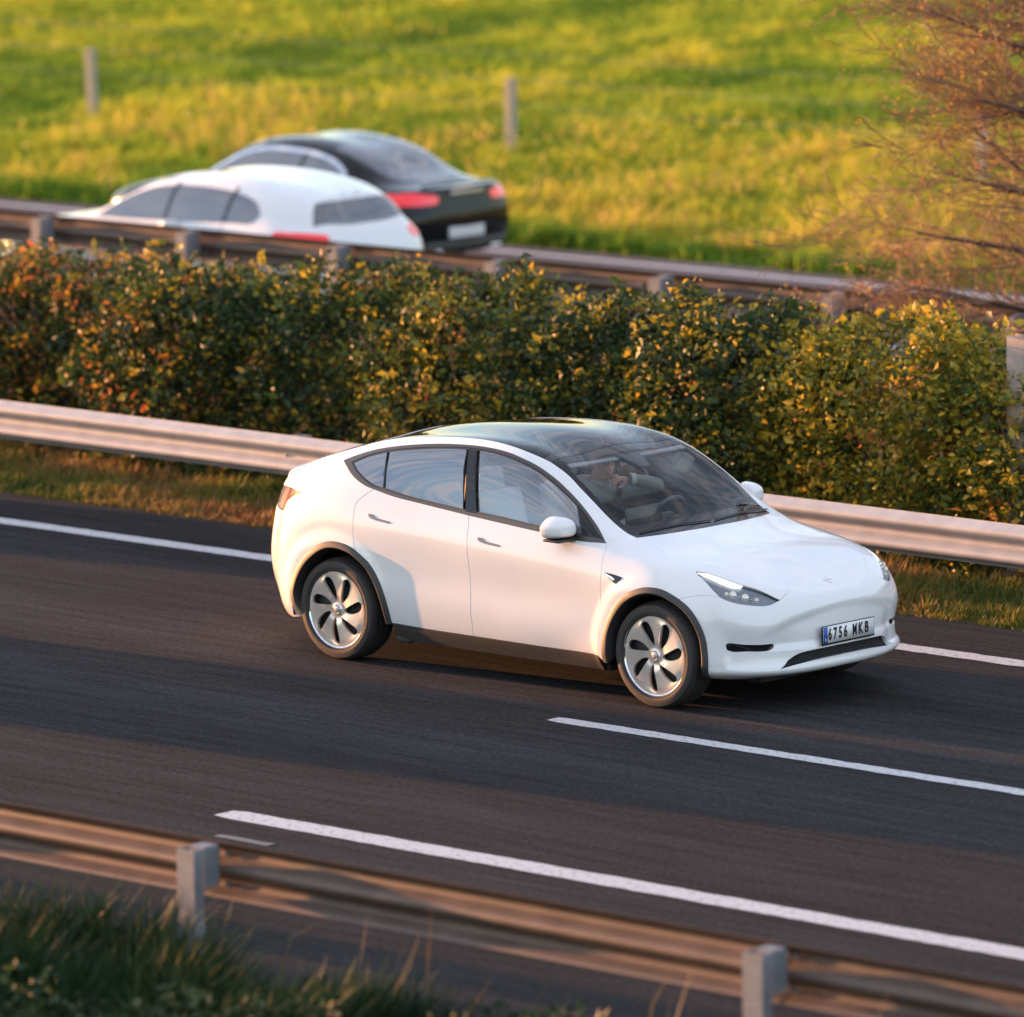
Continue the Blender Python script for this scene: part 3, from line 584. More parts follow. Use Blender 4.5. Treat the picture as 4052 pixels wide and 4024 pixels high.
        P('lens', to, glass('smoked_lens', (.75, .6, .58), .0, 0, .35) if 'smoked_lens' not in MATS else MATS['smoked_lens'], tl, off=-.001, gap=.003, depth=.02)
        P('reflector', np.array([(-.50,.81,1.09),(-.64,.725,1.08),(-.74,.64,1.06),(-.74,.66,1.03),(-.64,.745,1.03)]), M('grey_lamp_insert', (.12, .09, .085), .4), tl, off=-.012, gap=0, depth=.005, step=.02)
        # arch and sill cladding
        for nm, cs, cx in (('wheel_arch_trim', [CV['arch_r0']+CV['arch_r1'][1:]+CV['arch_r2'][1:]], 0), ('wheel_arch_trim', [CV['arch_f1']+CV['arch_f2'][1:]], 2.89)):
            ribbon(S, nm, cr_curve(cs[0], .02), [(-.001, -.012), (-.001, .004), (.004, .008), (.038, .010), (.043, .006), (.044, -.05), (.040, -.16)], plastic_grey, car, sd, centre=(cx, .95, .33))
        P('sill_trim', loop([(2.408,.949,.298),(2.40,.90,.24),(2.40,.872,.192)], [(2.40,.872,.192),(1.5,.87,.19),(.56,.87,.19)], [(.56,.87,.19),(.52,.90,.24),(.514,.939,.305)], rv('sill_r'), rv('sill_f')), plastic_grey, off=.001)
        MB().box((.56, .80*sd, .215), (.12, .16, .085), bev=.02).build('sill_end', plastic_grey, car)
        # dark inner skin seen through the shut lines
        P('inner_skin', loop(X('fd_front'), X('sill_f'), CV['sill_r'], X('arch_r0'), rv('rd_rear'), rv('dlo_bot2'), rv('dlo_bot')), dark_in, off=-.05, gap=-.02, depth=0, step=.08)
        # wheel housings
        for cx in (0, 2.89):
            m = MB(); n = 22; v = []; f = []
            for i in range(n+1):
                q = R(-14)+(math.pi+R(28))*i/n; rr = .418
                for yy in (.945, .60): v.append((cx+rr*math.cos(q), yy*sd, .352+.02+rr*math.sin(q)))
            f = [(2*i, 2*i+1, 2*i+3, 2*i+2) for i in range(n)]
            f.append(tuple(2*i+1 for i in range(n+1)))
            m.add(v, f).build('wheel_housing', dark_in, car, smooth=False)
        # door mirror
        mo = mirror_pod(sd); mo.parent = car
        for cx, fr in ((0, False), (2.89, True)): wheel(car, cx, sd*(.945-.1225-.0), sd, fr)
    # parts across the centre line
    def Pm(name, ol, mat, par=car, **k): return panel(S, name, ol, mat, par, mirror=True, **k)
    hood = Pm('hood', loop(X('hood_s'), X('hood_f'), [(3.688,0,.757),(3.3,0,.93),(2.9,0,1.03),(2.657,0,1.081)], rv('cowl')), paint_white)
    gr_top = [(3.747,0,.404),(3.742,.12,.404),(3.719,.34,.397),(3.700,.43,.387),(3.683,.50,.356),(3.668,.562,.312),(3.664,.577,.298)]
    gr_bot = [(3.664,.577,.298),(3.700,.44,.318),(3.735,.26,.331),(3.747,0,.335)]
    fog = np.array([(3.447,.855,.474),(3.53,.765,.470),(3.60,.68,.463),(3.649,.597,.458),(3.640,.618,.437),(3.622,.652,.423),(3.54,.76,.425),(3.460,.846,.432)])
    bumper = Pm('front_bumper', loop(X('seam'), X('hl_bot_f'), [(3.623,.529,.744),(3.60,.395,.795)], X('hood_f'), [(3.688,0,.757),(3.735,0,.66),(3.755,0,.5),(3.747,0,.404)], gr_top, gr_bot, [(3.747,0,.335),(3.74,0,.27)], [(3.74,0,.27),(3.73,.15,.265),(3.701,.30,.254),(3.591,.537,.240),(3.438,.738,.231),(3.298,.853,.239)], rv('arch_f2')), paint_white, holes=[cr_loop(fog)], depth=.03)
    Pm('lower_grille', loop([(3.747,0,.41),(3.742,.12,.41),(3.712,.36,.402),(3.67,.54,.37),(3.645,.62,.29)], [(3.645,.62,.29),(3.70,.44,.30),(3.747,0,.318)], [(3.747,0,.318),(3.747,0,.41)]), dark_in, bumper, off=-.045, gap=0, depth=0, step=.05)
    for k in range(5):
        z = .342+.013*k
        pts = [(3.747-.02-.30*yy*yy*.9, yy, z-.02*abs(yy)) for yy in np.linspace(-.48+.02*k, .48-.02*k, 25)]
        MB().tube(pts, .0035, 6).build('grille_bar', trim_black, bumper)
    for sd in (-1, 1):
        panel(S, 'fog_slot', cr_loop(fog), gloss_black, bumper, side=sd, off=-.014, gap=-.004, depth=0, step=.05)
    Pm('front_splitter', loop([(3.74,0,.268),(3.73,.15,.263),(3.701,.30,.252),(3.591,.537,.238),(3.438,.738,.229),(3.298,.853,.237)], [(3.298,.853,.237),(3.30,.83,.205),(3.28,.81,.197)], [(3.28,.81,.197),(3.50,.66,.225),(3.62,.45,.235),(3.67,0,.238)], [(3.67,0,.238),(3.74,0,.268)]), trim_black, bumper, off=-.004, depth=.05)
    ws_ol = loop(X('ws_side'), X('cowl'), [(2.657,0,1.081),(2.4,0,1.21),(2.0,0,1.43),(1.745,0,1.54)], rv('roof_ws'))
    fr_in = loop([(1.815,.60,1.484),(1.90,.625,1.44),(2.004,.640,1.380),(2.172,.652,1.273),(2.300,.652,1.185),(2.375,.648,1.13)], [(2.375,.648,1.13),(2.42,.55,1.122),(2.46,.35,1.13),(2.49,.16,1.14),(2.50,.0,1.142)], [(2.50,0,1.142),(2.2,0,1.33),(1.84,0,1.504)], [(1.84,0,1.504),(1.835,.2,1.503),(1.825,.45,1.494),(1.815,.60,1.484)])
    wsc = Pm('windscreen', fr_in, win_shield, gap=-.004, depth=.004, off=-.003)
    frm = Pm('windscreen_border', loop(X('ws_side'), X('cowl'), [(2.657,0,1.081),(2.50,0,1.142)], [(2.50,0,1.142),(2.49,.16,1.14),(2.46,.35,1.13),(2.42,.55,1.122),(2.375,.648,1.13)], [(2.375,.648,1.13),(2.300,.652,1.185),(2.172,.652,1.273),(2.004,.640,1.380),(1.90,.625,1.44),(1.815,.60,1.484)], [(1.815,.60,1.484),(1.825,.45,1.494),(1.835,.2,1.503),(1.84,0,1.504)], [(1.84,0,1.504),(1.745,0,1.54)], rv('roof_ws')), gloss_black, wsc, gap=.003, off=-.003, depth=.008)
    Pm('glass_roof', loop(X('roof_ws'), [(1.745,0,1.54),(1.2,0,1.62),(.7,0,1.6),(.10,0,1.52)], [(.10,0,1.52),(.101,.3,1.51),(.101,.587,1.479)], rv('roof_side')), roof_glass_m, gap=.003, off=-.002)
    gate = Pm('tailgate', loop([(.095,0,1.52),(.095,.3,1.51),(.095,.590,1.479)], X('tail_cut'), [CV['dlo_top'][3], (.075,.724,1.415), (-.083,.760,1.354)], X('gate_seam'), [(-.775,.600,1.085),(-.85,.50,1.06),(-.90,.38,1.04),(-.925,.36,.99)], [(-.925,.36,.99),(-.95,.36,.90),(-.965,.36,.80)], [(-.965,.36,.80),(-.99,0,.80)], [(-.99,0,.80),(-.93,0,1.15),(-.88,0,1.22),(-.5,0,1.36),(-.2,0,1.44),(.095,0,1.52)]), paint_white)
    Pm('rear_window', loop([(.08,0,1.52),(.08,.3,1.51),(.05,.56,1.462)], [(.05,.56,1.462),(-.3,.555,1.37),(-.60,.50,1.27)], [(-.60,.50,1.27),(-.68,.3,1.28),(-.69,0,1.29)], [(-.69,0,1.29),(-.3,0,1.42),(.08,0,1.52)]), roof_glass_m, gate, off=.003, gap=0, depth=.004)
    Pm('rear_bumper', loop(X('rb_seam'), X('arch_r2'), [(-.336,.921,.268),(-.5,.86,.25),(-.72,.72,.26),(-.84,.35,.27),(-.87,0,.28)], [(-.87,0,.28),(-.99,0,.6),(-.99,0,.80)], [(-.99,0,.80),(-.965,.36,.80)], [(-.965,.36,.80),(-.95,.36,.90),(-.925,.36,.99)], [(-.925,.36,.99),(-.88,.50,.955),(-.80,.65,.935),(-.70,.735,.945)]), paint_white)
    # registration plate
    pl = MB().box((3.757, 0, .483), (.010, .535, .128), bev=.004).build('plate_frame', gloss_black, bumper)
    pl.rotation_euler = (0, 0, 0)
    pw = MB().box((3.7635, 0, .487), (.003, .52, .11)).build('licence_plate', M('plate_white', (.80, .80, .80), .35), car)
    MB().box((3.766, -.239, .487), (.0015, .04, .108)).build('country_band', M('plate_blue', (.02, .10, .42), .4), pw)
    def text(s, y, z, size, mat, name, bold=0.0, sx=1):
        cu = bpy.data.curves.new(name, 'FONT'); cu.body = s; cu.size = size; cu.align_x = 'CENTER'; cu.align_y = 'CENTER'; cu.extrude = .0006; cu.offset = bold; cu.resolution_u = 4
        ob = bpy.data.objects.new(name, cu); C.objects.link(ob); dg = bpy.context.evaluated_depsgraph_get(); me = bpy.data.meshes.new_from_object(ob.evaluated_get(dg)); bpy.data.objects.remove(ob)
        o = link(name, me, mat, pw); o.rotation_euler = (R(90), 0, R(90)); o.scale = (sx, 1, 1); o.location = (3.7672, y, z); return o
    ink = M('plate_ink', (.015, .015, .018), .4)
    xs = [-.195, -.142, -.089, -.036, .058, .118, .180]
    for ch, y in zip('6756MKB', xs): text(ch, y, .486, .104, ink, 'plate_character', .0034, .66 if ch != 'M' else .56)
    text('E', -.239, .455, .032, M('plate_letter_white', (.7, .7, .7), .4), 'plate_letter', .0005, .8)
    # bonnet emblem: curved bar over a tapering stem
    em = MB(); tpts = [(-.034, .020), (-.02, .0245), (0, .026), (.02, .0245), (.034, .020), (.031, .012), (.018, .0155), (.008, .0162), (.0035, .006), (0, -.030), (-.0035, .006), (-.008, .0162), (-.018, .0155), (-.031, .012)]
    ab = S.find([(3.60, 0, .80)]); e0 = S.at(ab)[0]; en = S.at(ab, 'N')[0]; fwd = np.cross([0, 1, 0], en); up_ = -fwd if fwd[0] > 0 else fwd
    v = []
    for h_ in (.0, .003):
        for a, b in tpts:
            q = S.find([tuple(e0+up_*b*1.25+np.array([0, abs(a)*1.25, 0]))]); p_ = S.at(q)[0]+S.at(q, 'N')[0]*h_; v.append((p_[0], p_[1]*(1 if a >= 0 else -1), p_[2]))
    from mathutils.geometry import tessellate_polygon
    n = len(tpts); tr = tessellate_polygon([[Vector((a, b, 0)) for a, b in tpts]])
    mesh('emblem', v, [tuple(i+n for i in t) for t in tr]+[(i, (i+1) % n, (i+1) % n+n, i+n) for i in range(n)], chrome, hood, False)
    # wipers parked on the black border
    for y0, y1, x_ in ((.70, .02, 0), (-.02, -.62, .01)):
        q = [S.at(S.find([(2.62-.16*abs(y)**1.2*1.1-.03, abs(y), 1.09)]))[0]*[1, 1 if y >= 0 else -1, 1]+[0, 0, .006] for y in np.linspace(y0, y1, 14)]
        MB().tube(q, .0045, 6).build('wiper', trim_black, car)
    # underside
    u = MB(); u.box((1.45, 0, .21), (1.95, 1.70, .05)); u.box((1.45, 0, .23), (4.1, 1.16, .08)); u.box((3.46, 0, .30), (.20, 1.2, .14)); u.box((-.62, 0, .31), (.25, 1.2, .12)); u.build('underbody', dark_in, car, smooth=False)
    cabin(car, S)
    return car
def cr_loop(P): return cr_curve(P, .012, True)
def ring_halves(S, inner, d): return [inner]
def S_in(S, inner, d):
    ab = shrink(S.find(inner), d); return S.at(ab)
def mirror_pod(sd):
    root = empty('side_mirror', (2.06, .885*sd, 1.05))
    # shell: superellipsoid squashed, flat rear face
    bm = bmesh.new(); bmesh.ops.create_uvsphere(bm, u_segments=40, v_segments=24, radius=1)
    for v in bm.verts:
        x, y, z = v.co
        sg = lambda a, e: math.copysign(abs(a)**e, a)
        X_, Y_, Z_ = sg(x, .75), sg(y, .58), sg(z, .58)
        px = X_*.125 if X_ > 0 else X_*.035
        py = .085+Y_*.108; pz = .070+(Z_*.080 if Z_ > 0 else Z_*.066)
        if Y_ > 0 and Z_ > 0: pz -= .050*Y_**2*Z_
        if Y_ < 0 and Z_ > 0: pz -= .018*Y_**2*Z_; py += .02*Z_*(-Y_)
        v.co = (px-.01+(-.02*Y_), py*1.0, pz)
    me = bpy.data.meshes.new('mirror_shell'); bm.to_mesh(me); bm.free(); me.polygons.foreach_set('use_smooth', [True]*len(me.polygons))
    o = link('mirror_shell', me, paint_white, root); o.scale = (1, sd, 1)
    if sd < 0: me.flip_normals()
    b = MB(); b.box((.03, .07*sd, -.006), (.15, .20, .018), bev=.008); b.box((.02, .0, -.012), (.10, .07, .022), bev=.008); b.build('mirror_base', trim_black, root)
    MB().box((-.043, .085*sd, .068), (.006, .15, .10), bev=.002).build('mirror_glass', chrome, root)
    return root
def cabin(car, S):
    I = empty('cabin', parent=car)
    MB().box((1.2, 0, .33), (3.0, 1.60, .06)).build('cabin_floor', cabin_black, I)
    # dashboard: white band over black top
    d = MB(); d.box((2.28, 0, .97), (.42, 1.56, .10), bev=.04); d.box((2.15, 0, .85), (.30, 1.56, .22), bev=.05); d.build('dashboard', cabin_black, I)
    MB().box((2.095, 0, .925), (.05, 1.50, .035), bev=.01).build('dash_band', M('pale_wood_trim', (.42, .36, .30), .5), I)
    MB().box((1.985, 0, 1.03), (.022, .36, .225), Matrix.Rotation(R(-8), 3, 'Y').to_euler(), bev=.008).build('touchscreen', screen_m, I)
    MB().box((2.04, 0, .93), (.12, .10, .05), bev=.01).build('screen_stand', cabin_black, I)
    # steering wheel
    c = Vector((1.85, .37, .99)); n = Vector((-.90, 0, .42)).normalized(); a = Vector((0, 1, 0)); b = n.cross(a)
    pts = [c+(a*math.cos(q)+b*math.sin(q))*.178 for q in np.linspace(0, 2*math.pi, 41)]
    sw = MB().tube(pts, .017, 10, caps=False); sw.tube([c-a*.17, c, c+a*.17], .02, 8); sw.tube([c, c-b*.17], .02, 8) if b.z > 0 else sw.tube([c, c+b*.17], .02, 8)
    sw.box(c, (.05, .13, .11), bev=.02); sw.tube([c, c+Vector((.30, 0, -.12))], .035, 10); sw.build('steering_wheel', cabin_black, I)
    MB().tube([c+Vector((.06, -.03, 0)), c+Vector((.03, -.22, .05))], .010, 8).build('gear_stalk', cabin_black, I)
    def seat(x, y, w=.50, back=True):
        s = MB(); s.box((x+.02, y, .60), (.52, w, .14), bev=.05); s.build('seat_cushion', cabin_white, I)
        s = MB(); s.box((x-.30, y, .90), (.13, w-.02, .62), Matrix.Rotation(R(-16), 3, 'Y').to_euler(), bev=.055); s.build('seat_back', cabin_white, I)
        s = MB(); s.box((x-.425, y, 1.27), (.10, .26, .17), Matrix.Rotation(R(-12), 3, 'Y').to_euler(), bev=.045); s.build('headrest', cabin_white, I)
    seat(1.32, .37); seat(1.32, -.37)
    s = MB(); s.box((.30, 0, .66), (.50, 1.30, .16), bev=.05); s.box((.02, 0, .95), (.14, 1.28, .56), Matrix.Rotation(R(-20), 3, 'Y').to_euler(), bev=.05); s.build('rear_bench', cabin_white, I)
    for y in (-.42, 0, .42): MB().box((-.08, y, 1.24), (.09, .24, .13), bev=.04).build('headrest', cabin_white, I)
    for sd in (-1, 1):
        MB().box((1.2, .835*sd, .93), (2.2, .05, .20), bev=.015).build('door_card', cabin_black, I)
        MB().box((1.2, .800*sd, .80), (2.1, .06, .06), bev=.015).build('armrest', cabin_white, I)
        MB().tube([(1.10, .80*sd, 1.05), (1.03, .68*sd, 1.46)], .035, 8).build('pillar_lining', cabin_black, I)
    MB().box((1.55, 0, .62), (.95, .24, .22), bev=.04).build('centre_console', cabin_black, I)
    MB().box((-.35, 0, .98), (.62, 1.25, .03)).build('parcel_shelf', cabin_black, I)
    # header, mirror, camera housing
    MB().box((1.80, 0, 1.475), (.10, 1.16, .02), Matrix.Rotation(R(24), 3, 'Y').to_euler(), bev=.006).build('roof_header', M('grey_headliner', (.35, .35, .35), .8), I)
    v, f = prism([(-.10, 1.80), (.10, 1.80), (.055, 1.97), (-.055, 1.97)], .0, 'z')
    hh = MB(); P4 = [(1.83, -.11, 1.492), (1.83, .11, 1.492), (2.0, .05, 1.418), (2.0, -.05, 1.418)]; P5 = [(1.83, -.09, 1.45), (1.83, .09, 1.45), (1.96, .04, 1.40), (1.96, -.04, 1.40)]
    hh.add(P4+P5, [(0, 1, 2, 3), (7, 6, 5, 4), (0, 4, 5, 1), (1, 5, 6, 2), (2, 6, 7, 3), (3, 7, 4, 0)]); hh.build('camera_housing', cabin_black, I, smooth=False)
    MB().box((1.80, .03, 1.372), (.035, .25, .062), Matrix.Rotation(R(20), 3, 'Z').to_euler(), bev=.014).build('rear_view_mirror', cabin_black, I)
white_car = build_white_car()
# ------------------------------------------------------------------ ground, roads, markings
def soil(name, c1, c2, sc=3.0):
    m = bpy.data.materials.new(name); m.use_nodes = True; t = m.node_tree; b = t.nodes['Principled BSDF']; b.inputs['Roughness'].default_value = .95; b.inputs['Specular IOR Level'].default_value = .1
    tcn = t.nodes.new('ShaderNodeTexCoord'); n = t.nodes.new('ShaderNodeTexNoise'); n.inputs['Scale'].default_value = sc; n.inputs['Detail'].default_value = 8; n.inputs['Roughness'].default_value = .7
    r = t.nodes.new('ShaderNodeValToRGB'); r.color_ramp.elements[0].color = (*c1, 1); r.color_ramp.elements[1].color = (*c2, 1); r.color_ramp.elements[0].position = .35; r.color_ramp.elements[1].position = .65
    t.links.new(tcn.outputs['Object'], n.inputs['Vector']); t.links.new(n.outputs[0], r.inputs[0]); t.links.new(r.outputs[0], b.inputs['Base Color']); return m
def asphalt(name, base):
    m = bpy.data.materials.new(name); m.use_nodes = True; t = m.node_tree; b = t.nodes['Principled BSDF']; L = t.links
    tcn = t.nodes.new('ShaderNodeTexCoord'); sep = t.nodes.new('ShaderNodeSeparateXYZ'); L.new(tcn.outputs['Object'], sep.inputs[0])
    def noise(scale, det, stretch, rough=.6):
        mp_ = t.nodes.new('ShaderNodeMapping'); mp_.inputs['Scale'].default_value = stretch; L.new(tcn.outputs['Object'], mp_.inputs[0])
        n = t.nodes.new('ShaderNodeTexNoise'); n.inputs['Scale'].default_value = scale; n.inputs['Detail'].default_value = det; n.inputs['Roughness'].default_value = rough; L.new(mp_.outputs[0], n.inputs[0]); return n
    drag = noise(9, 6, (.07, 1, 1), .75)         # tyres drag rubber and dirt along the lanes
    grit = noise(48, 4, (.45, 1, 1), .85); patch = noise(.35, 4, (.12, 1, 1))
    def rng_(n, a, b_, lo=.3, hi=.7):
        r = t.nodes.new('ShaderNodeMapRange'); r.inputs[1].default_value = lo; r.inputs[2].default_value = hi; r.inputs[3].default_value = a; r.inputs[4].default_value = b_; L.new(n.outputs[0], r.inputs[0]); return r
    a1, a2, a3 = rng_(drag, .58, 1.42), rng_(grit, .25, 2.0), rng_(patch, .80, 1.22)
    m1 = t.nodes.new('ShaderNodeMath'); m1.operation = 'MULTIPLY'; L.new(a1.outputs[0], m1.inputs[0]); L.new(a2.outputs[0], m1.inputs[1])
    m2 = t.nodes.new('ShaderNodeMath'); m2.operation = 'MULTIPLY'; L.new(m1.outputs[0], m2.inputs[0]); L.new(a3.outputs[0], m2.inputs[1])
    # paler polished wheel tracks along the lanes
    w1 = t.nodes.new('ShaderNodeMath'); w1.operation = 'MULTIPLY_ADD'; w1.inputs[1].default_value = 2*math.pi/1.75; w1.inputs[2].default_value = -3.3; L.new(sep.outputs[1], w1.inputs[0])
    w2 = t.nodes.new('ShaderNodeMath'); w2.operation = 'COSINE'; L.new(w1.outputs[0], w2.inputs[0])
    w3 = t.nodes.new('ShaderNodeMath'); w3.operation = 'MULTIPLY_ADD'; w3.inputs[1].default_value = .10; w3.inputs[2].default_value = 1; L.new(w2.outputs[0], w3.inputs[0])
    m3 = t.nodes.new('ShaderNodeMath'); m3.operation = 'MULTIPLY'; L.new(m2.outputs[0], m3.inputs[0]); L.new(w3.outputs[0], m3.inputs[1])
    mx = t.nodes.new('ShaderNodeMix'); mx.data_type = 'RGBA'; mx.blend_type = 'MULTIPLY'; mx.inputs[0].default_value = 1; mx.inputs[6].default_value = (*base, 1); L.new(m3.outputs[0], mx.inputs[7]); L.new(mx.outputs[2], b.inputs['Base Color'])
    b.inputs['Roughness'].default_value = .95; b.inputs['Specular IOR Level'].default_value = .04
    bp = t.nodes.new('ShaderNodeBump'); bp.inputs['Strength'].default_value = .7; bp.inputs['Distance'].default_value = .006; L.new(grit.outputs[0], bp.inputs['Height']); L.new(bp.outputs[0], b.inputs['Normal'])
    return m
def line_paint(name, base):
    m = M(name, base, .6); t = m.node_tree; b = t.nodes['Principled BSDF']
    tcn = t.nodes.new('ShaderNodeTexCoord'); n = t.nodes.new('ShaderNodeTexNoise'); n.inputs['Scale'].default_value = 26; n.inputs['Detail'].default_value = 6; t.links.new(tcn.outputs['Object'], n.inputs[0])
    r = t.nodes.new('ShaderNodeValToRGB'); r.color_ramp.elements[0].position = .33; r.color_ramp.elements[0].color = (base[0]*.45, base[1]*.45, base[2]*.45, 1); r.color_ramp.elements[1].position = .46; r.color_ramp.elements[1].color = (*base, 1)
    t.links.new(n.outputs[0], r.inputs[0]); t.links.new(r.outputs[0], b.inputs['Base Color']); return m
def sheet(name, x0, x1, y0, y1, z, mat, nx=1, wob=0.0):
    xs = np.linspace(x0, x1, nx+1); v = []
    for x in xs: v += [(x, y0+rng.normal()*wob, z), (x, y1+rng.normal()*wob, z)]
    f = [(2*i, 2*i+2, 2*i+3, 2*i+1) for i in range(nx)]
    o = mesh(name, v, f, mat, None, False); tag(o, kind='structure'); return o
sheet('ground', -600, 500, -500, 900, -.36, soil('dry_soil', (.035, .030, .018), (.09, .075, .035), 1.2))
FZ = -.27                     # the far carriageway lies a little lower
asph = asphalt('asphalt', (.029, .0285, .030))
sheet('road', -400, 300, -8.62, 2.93, 0, asph, 2400, .012)
sheet('road', -400, 300, 12.75, 19.8, FZ, asphalt('far_asphalt', (.10, .09, .095)), 1200, .02)
lp = line_paint('road_line_paint', (.52, .52, .53))
def marking(x0, x1, y0, y1, taper=0, z=.004, mat=None):
    n = max(4, int((x1-x0)/.09)); v = []; 
    for i in range(n+1):
        x = x0+(x1-x0)*i/n; ta = min(1, .75+(x-x0)/.4) if taper else 1; c = (y0+y1)/2; h = (y1-y0)/2*ta
        v += [(x, c-h+rng.normal()*.004, z), (x, c+h+rng.normal()*.004, z)]
    o = mesh('road_marking', v, [(2*i, 2*i+2, 2*i+3, 2*i+1) for i in range(n)], mat or lp, None, False); tag(o, kind='structure')
marking(-120, 120, 1.77, 1.97)
for k in range(-8, 8): marking(2.62+12.5*k, 2.62+12.5*k+4.6, -1.71, -1.56, 1)
marking(3.15, 120, -5.30, -5.08, 1); marking(3.6, 4.05, -5.73, -5.66, 1, z=.0041, mat=M('worn_line_paint', (.13, .13, .13), .7)); marking(-120, -9.5, -5.30, -5.08)
marking(-150, 60, 19.25, 19.4, z=FZ+.004); marking(-150, 60, 12.95, 13.05, z=FZ+.004)
for k in range(-12, 8): marking(-9.0+12.5*k, -4.5+12.5*k, 15.6, 15.7, z=FZ+.004)

# ------------------------------------------------------------------ guard rails
steel = M('galvanised_steel', (.46, .43, .41), .55, metal=.12, noise=(7, .10, 6))
steel_dull = M('dull_galvanised_steel', (.20, .21, .23), .6, metal=.1, noise=(12, .14, 6))
WP = [(0, 0), (.006, .012), (.022, .022), (.062, .040), (.076, .052), (.081, .068), (.078, .086), (.066, .100), (.026, .122), (.010, .138), (.004, .155)]
WP = WP+[(a, .31-b) for a, b in WP[-2::-1]]
def beam_mesh(name, L_, mat):
    n = len(WP); v = []
    T = .0035
    for x in (0, L_):
        v += [(x, a, b) for a, b in WP]; v += [(x, a-T, b) for a, b in WP]
    f = []
    for i in range(n-1): f += [(i, i+1, 2*n+i+1, 2*n+i), (n+i+1, n+i, 3*n+i, 3*n+i+1)]
    f += [(0, 2*n, 3*n, n), (n-1, 2*n-1, 4*n-1, 3*n-1)]
    for o_ in (0, 2*n): f += [(o_+i, o_+n+i, o_+n+i+1, o_+i+1) for i in range(n-1)]
    me = bpy.data.meshes.new(name); me.from_pydata(v, [], f); me.update(); me.polygons.foreach_set('use_smooth', [True]*len(f)); me.set_sharp_from_angle(angle=R(50)); me.materials.append(mat); return me
def guardrail(label, y, face, xs, zt, sp=4.0, mat=None):
    """face = +1 when the beam faces +y (its traffic side)"""
    g = empty('guardrail', (xs[0], y, 0)); tag(g, label, 'guardrail', None)
    n = int(round((xs[1]-xs[0])/sp))
    bme = beam_mesh('beam', sp+.012, mat or steel)
    # C post
    pm = MB()
    w, dp, th = .13, .068, .005
    pm.box((0, dp, (zt-.02)/2), (w, th, zt-.02)); pm.box((-w/2+th/2, dp/2-.002, (zt-.02)/2), (th, dp, zt-.02)); pm.box((w/2-th/2, dp/2-.002, (zt-.02)/2), (th, dp, zt-.02)); pm.box((w/2-.016, 0, (zt-.02)/2), (.03, th, zt-.02)); pm.box((-w/2+.016, 0, (zt-.02)/2), (.03, th, zt-.02))
    pmesh = bpy.data.meshes.new('post'); pmesh.from_pydata(pm.v, [], pm.f); pmesh.update(); pmesh.materials.append(steel_dull)
    sm = MB(); 
    sm.box((0, -.002, 0), (.11, .004, .22)); sm.box((-.053, .055, 0), (.004, .11, .22)); sm.box((.053, .055, 0), (.004, .11, .22)); sm.box((0, .055, .112), (.11, .11, .004)); sm.box((0, .115, 0), (.11, .006, .20))
    smesh = bpy.data.meshes.new('spacer'); smesh.from_pydata(sm.v, [], sm.f); smesh.update(); smesh.materials.append(steel_dull)
    bm_ = MB().lathe([(0, .012), (.010, .012), (.013, .006), (.018, .004), (.018, 0)], 12, 'y'); bmesh_ = bpy.data.meshes.new('bolt'); bmesh_.from_pydata(bm_.v, [], bm_.f); bmesh_.update(); bmesh_.materials.append(steel_dull)
    for k in range(n):
        x = sp*k
        b = link('beam', bme, None, g, (x-.006, face*(-.012 if k % 2 else -.008), zt-.31+.0)); b.scale = (1, face, 1)
        if True:
            p = link('post', pmesh, None, g, (x, -face*.148, 0)); p.scale = (1, -face, 1)
            s = link('spacer', smesh, None, g, (x, -face*.128, zt-.13)); s.scale = (1, face, 1)
            for dx_, dz_ in ((0, 0), (-.06, .085), (.06, .085), (-.06, -.085), (.06, -.085)):
                q = link('bolt', bmesh_, None, g, (x+dx_, face*(-.006 if dx_ == 0 else .012)+face*(.0 if dx_ == 0 else .03), zt-.155+dz_)); q.scale = (1, face, 1)
    return g
guardrail('guardrail at the near road edge with steel posts facing the camera', -8.40, 1, (6.30-4*9, 6.30+4*5), .76, mat=M('weathered_steel_rail', (.115, .080, .066), .55, metal=.1, noise=(5, .2, 6)))
guardrail('guardrail between the white crossover and the green hedge, seen from its road side', 2.86, -1, (-4.2-4*8, -4.2+4*8), .75)
guardrail('guardrail beyond the hedge with closely spaced posts in front of the moving cars', 12.42, 1, (-14.80-2.045*8, -14.80+2.045*14), .76, 2.045, mat=M('weathered_steel_rail', (.115, .080, .066), .55))

# ------------------------------------------------------------------ leaves and grass
def leaf_mat(name, stops, rough=.55, trans=.25):
    m = bpy.data.materials.new(name); m.use_nodes = True; t = m.node_tree; b = t.nodes['Principled BSDF']; L = t.links
    at = t.nodes.new('ShaderNodeAttribute'); at.attribute_name = 'tint'; r = t.nodes.new('ShaderNodeValToRGB')
    while len(r.color_ramp.elements) < len(stops): r.color_ramp.elements.new(.5)
    for e, (p, c) in zip(r.color_ramp.elements, stops): e.position = p; e.color = (*c, 1)
    L.new(at.outputs['Fac'], r.inputs[0]); L.new(r.outputs[0], b.inputs['Base Color']); b.inputs['Roughness'].default_value = rough; b.inputs['Specular IOR Level'].default_value = .35
    tl = t.nodes.new('ShaderNodeBsdfTranslucent'); L.new(r.outputs[0], tl.inputs[0]); mx = t.nodes.new('ShaderNodeMixShader'); mx.inputs[0].default_value = trans
    o = t.nodes['Material Output']; L.new(b.outputs[0], mx.inputs[1]); L.new(tl.outputs[0], mx.inputs[2]); L.new(mx.outputs[0], o.inputs[0]); return m
bush_mat = leaf_mat('shrub_leaves', [(0, (.018, .040, .018)), (.35, (.040, .075, .022)), (.6, (.11, .15, .022)), (.78, (.55, .38, .03)), (.9, (.42, .19, .04)), (1, (.36, .11, .05))], .5, .35)
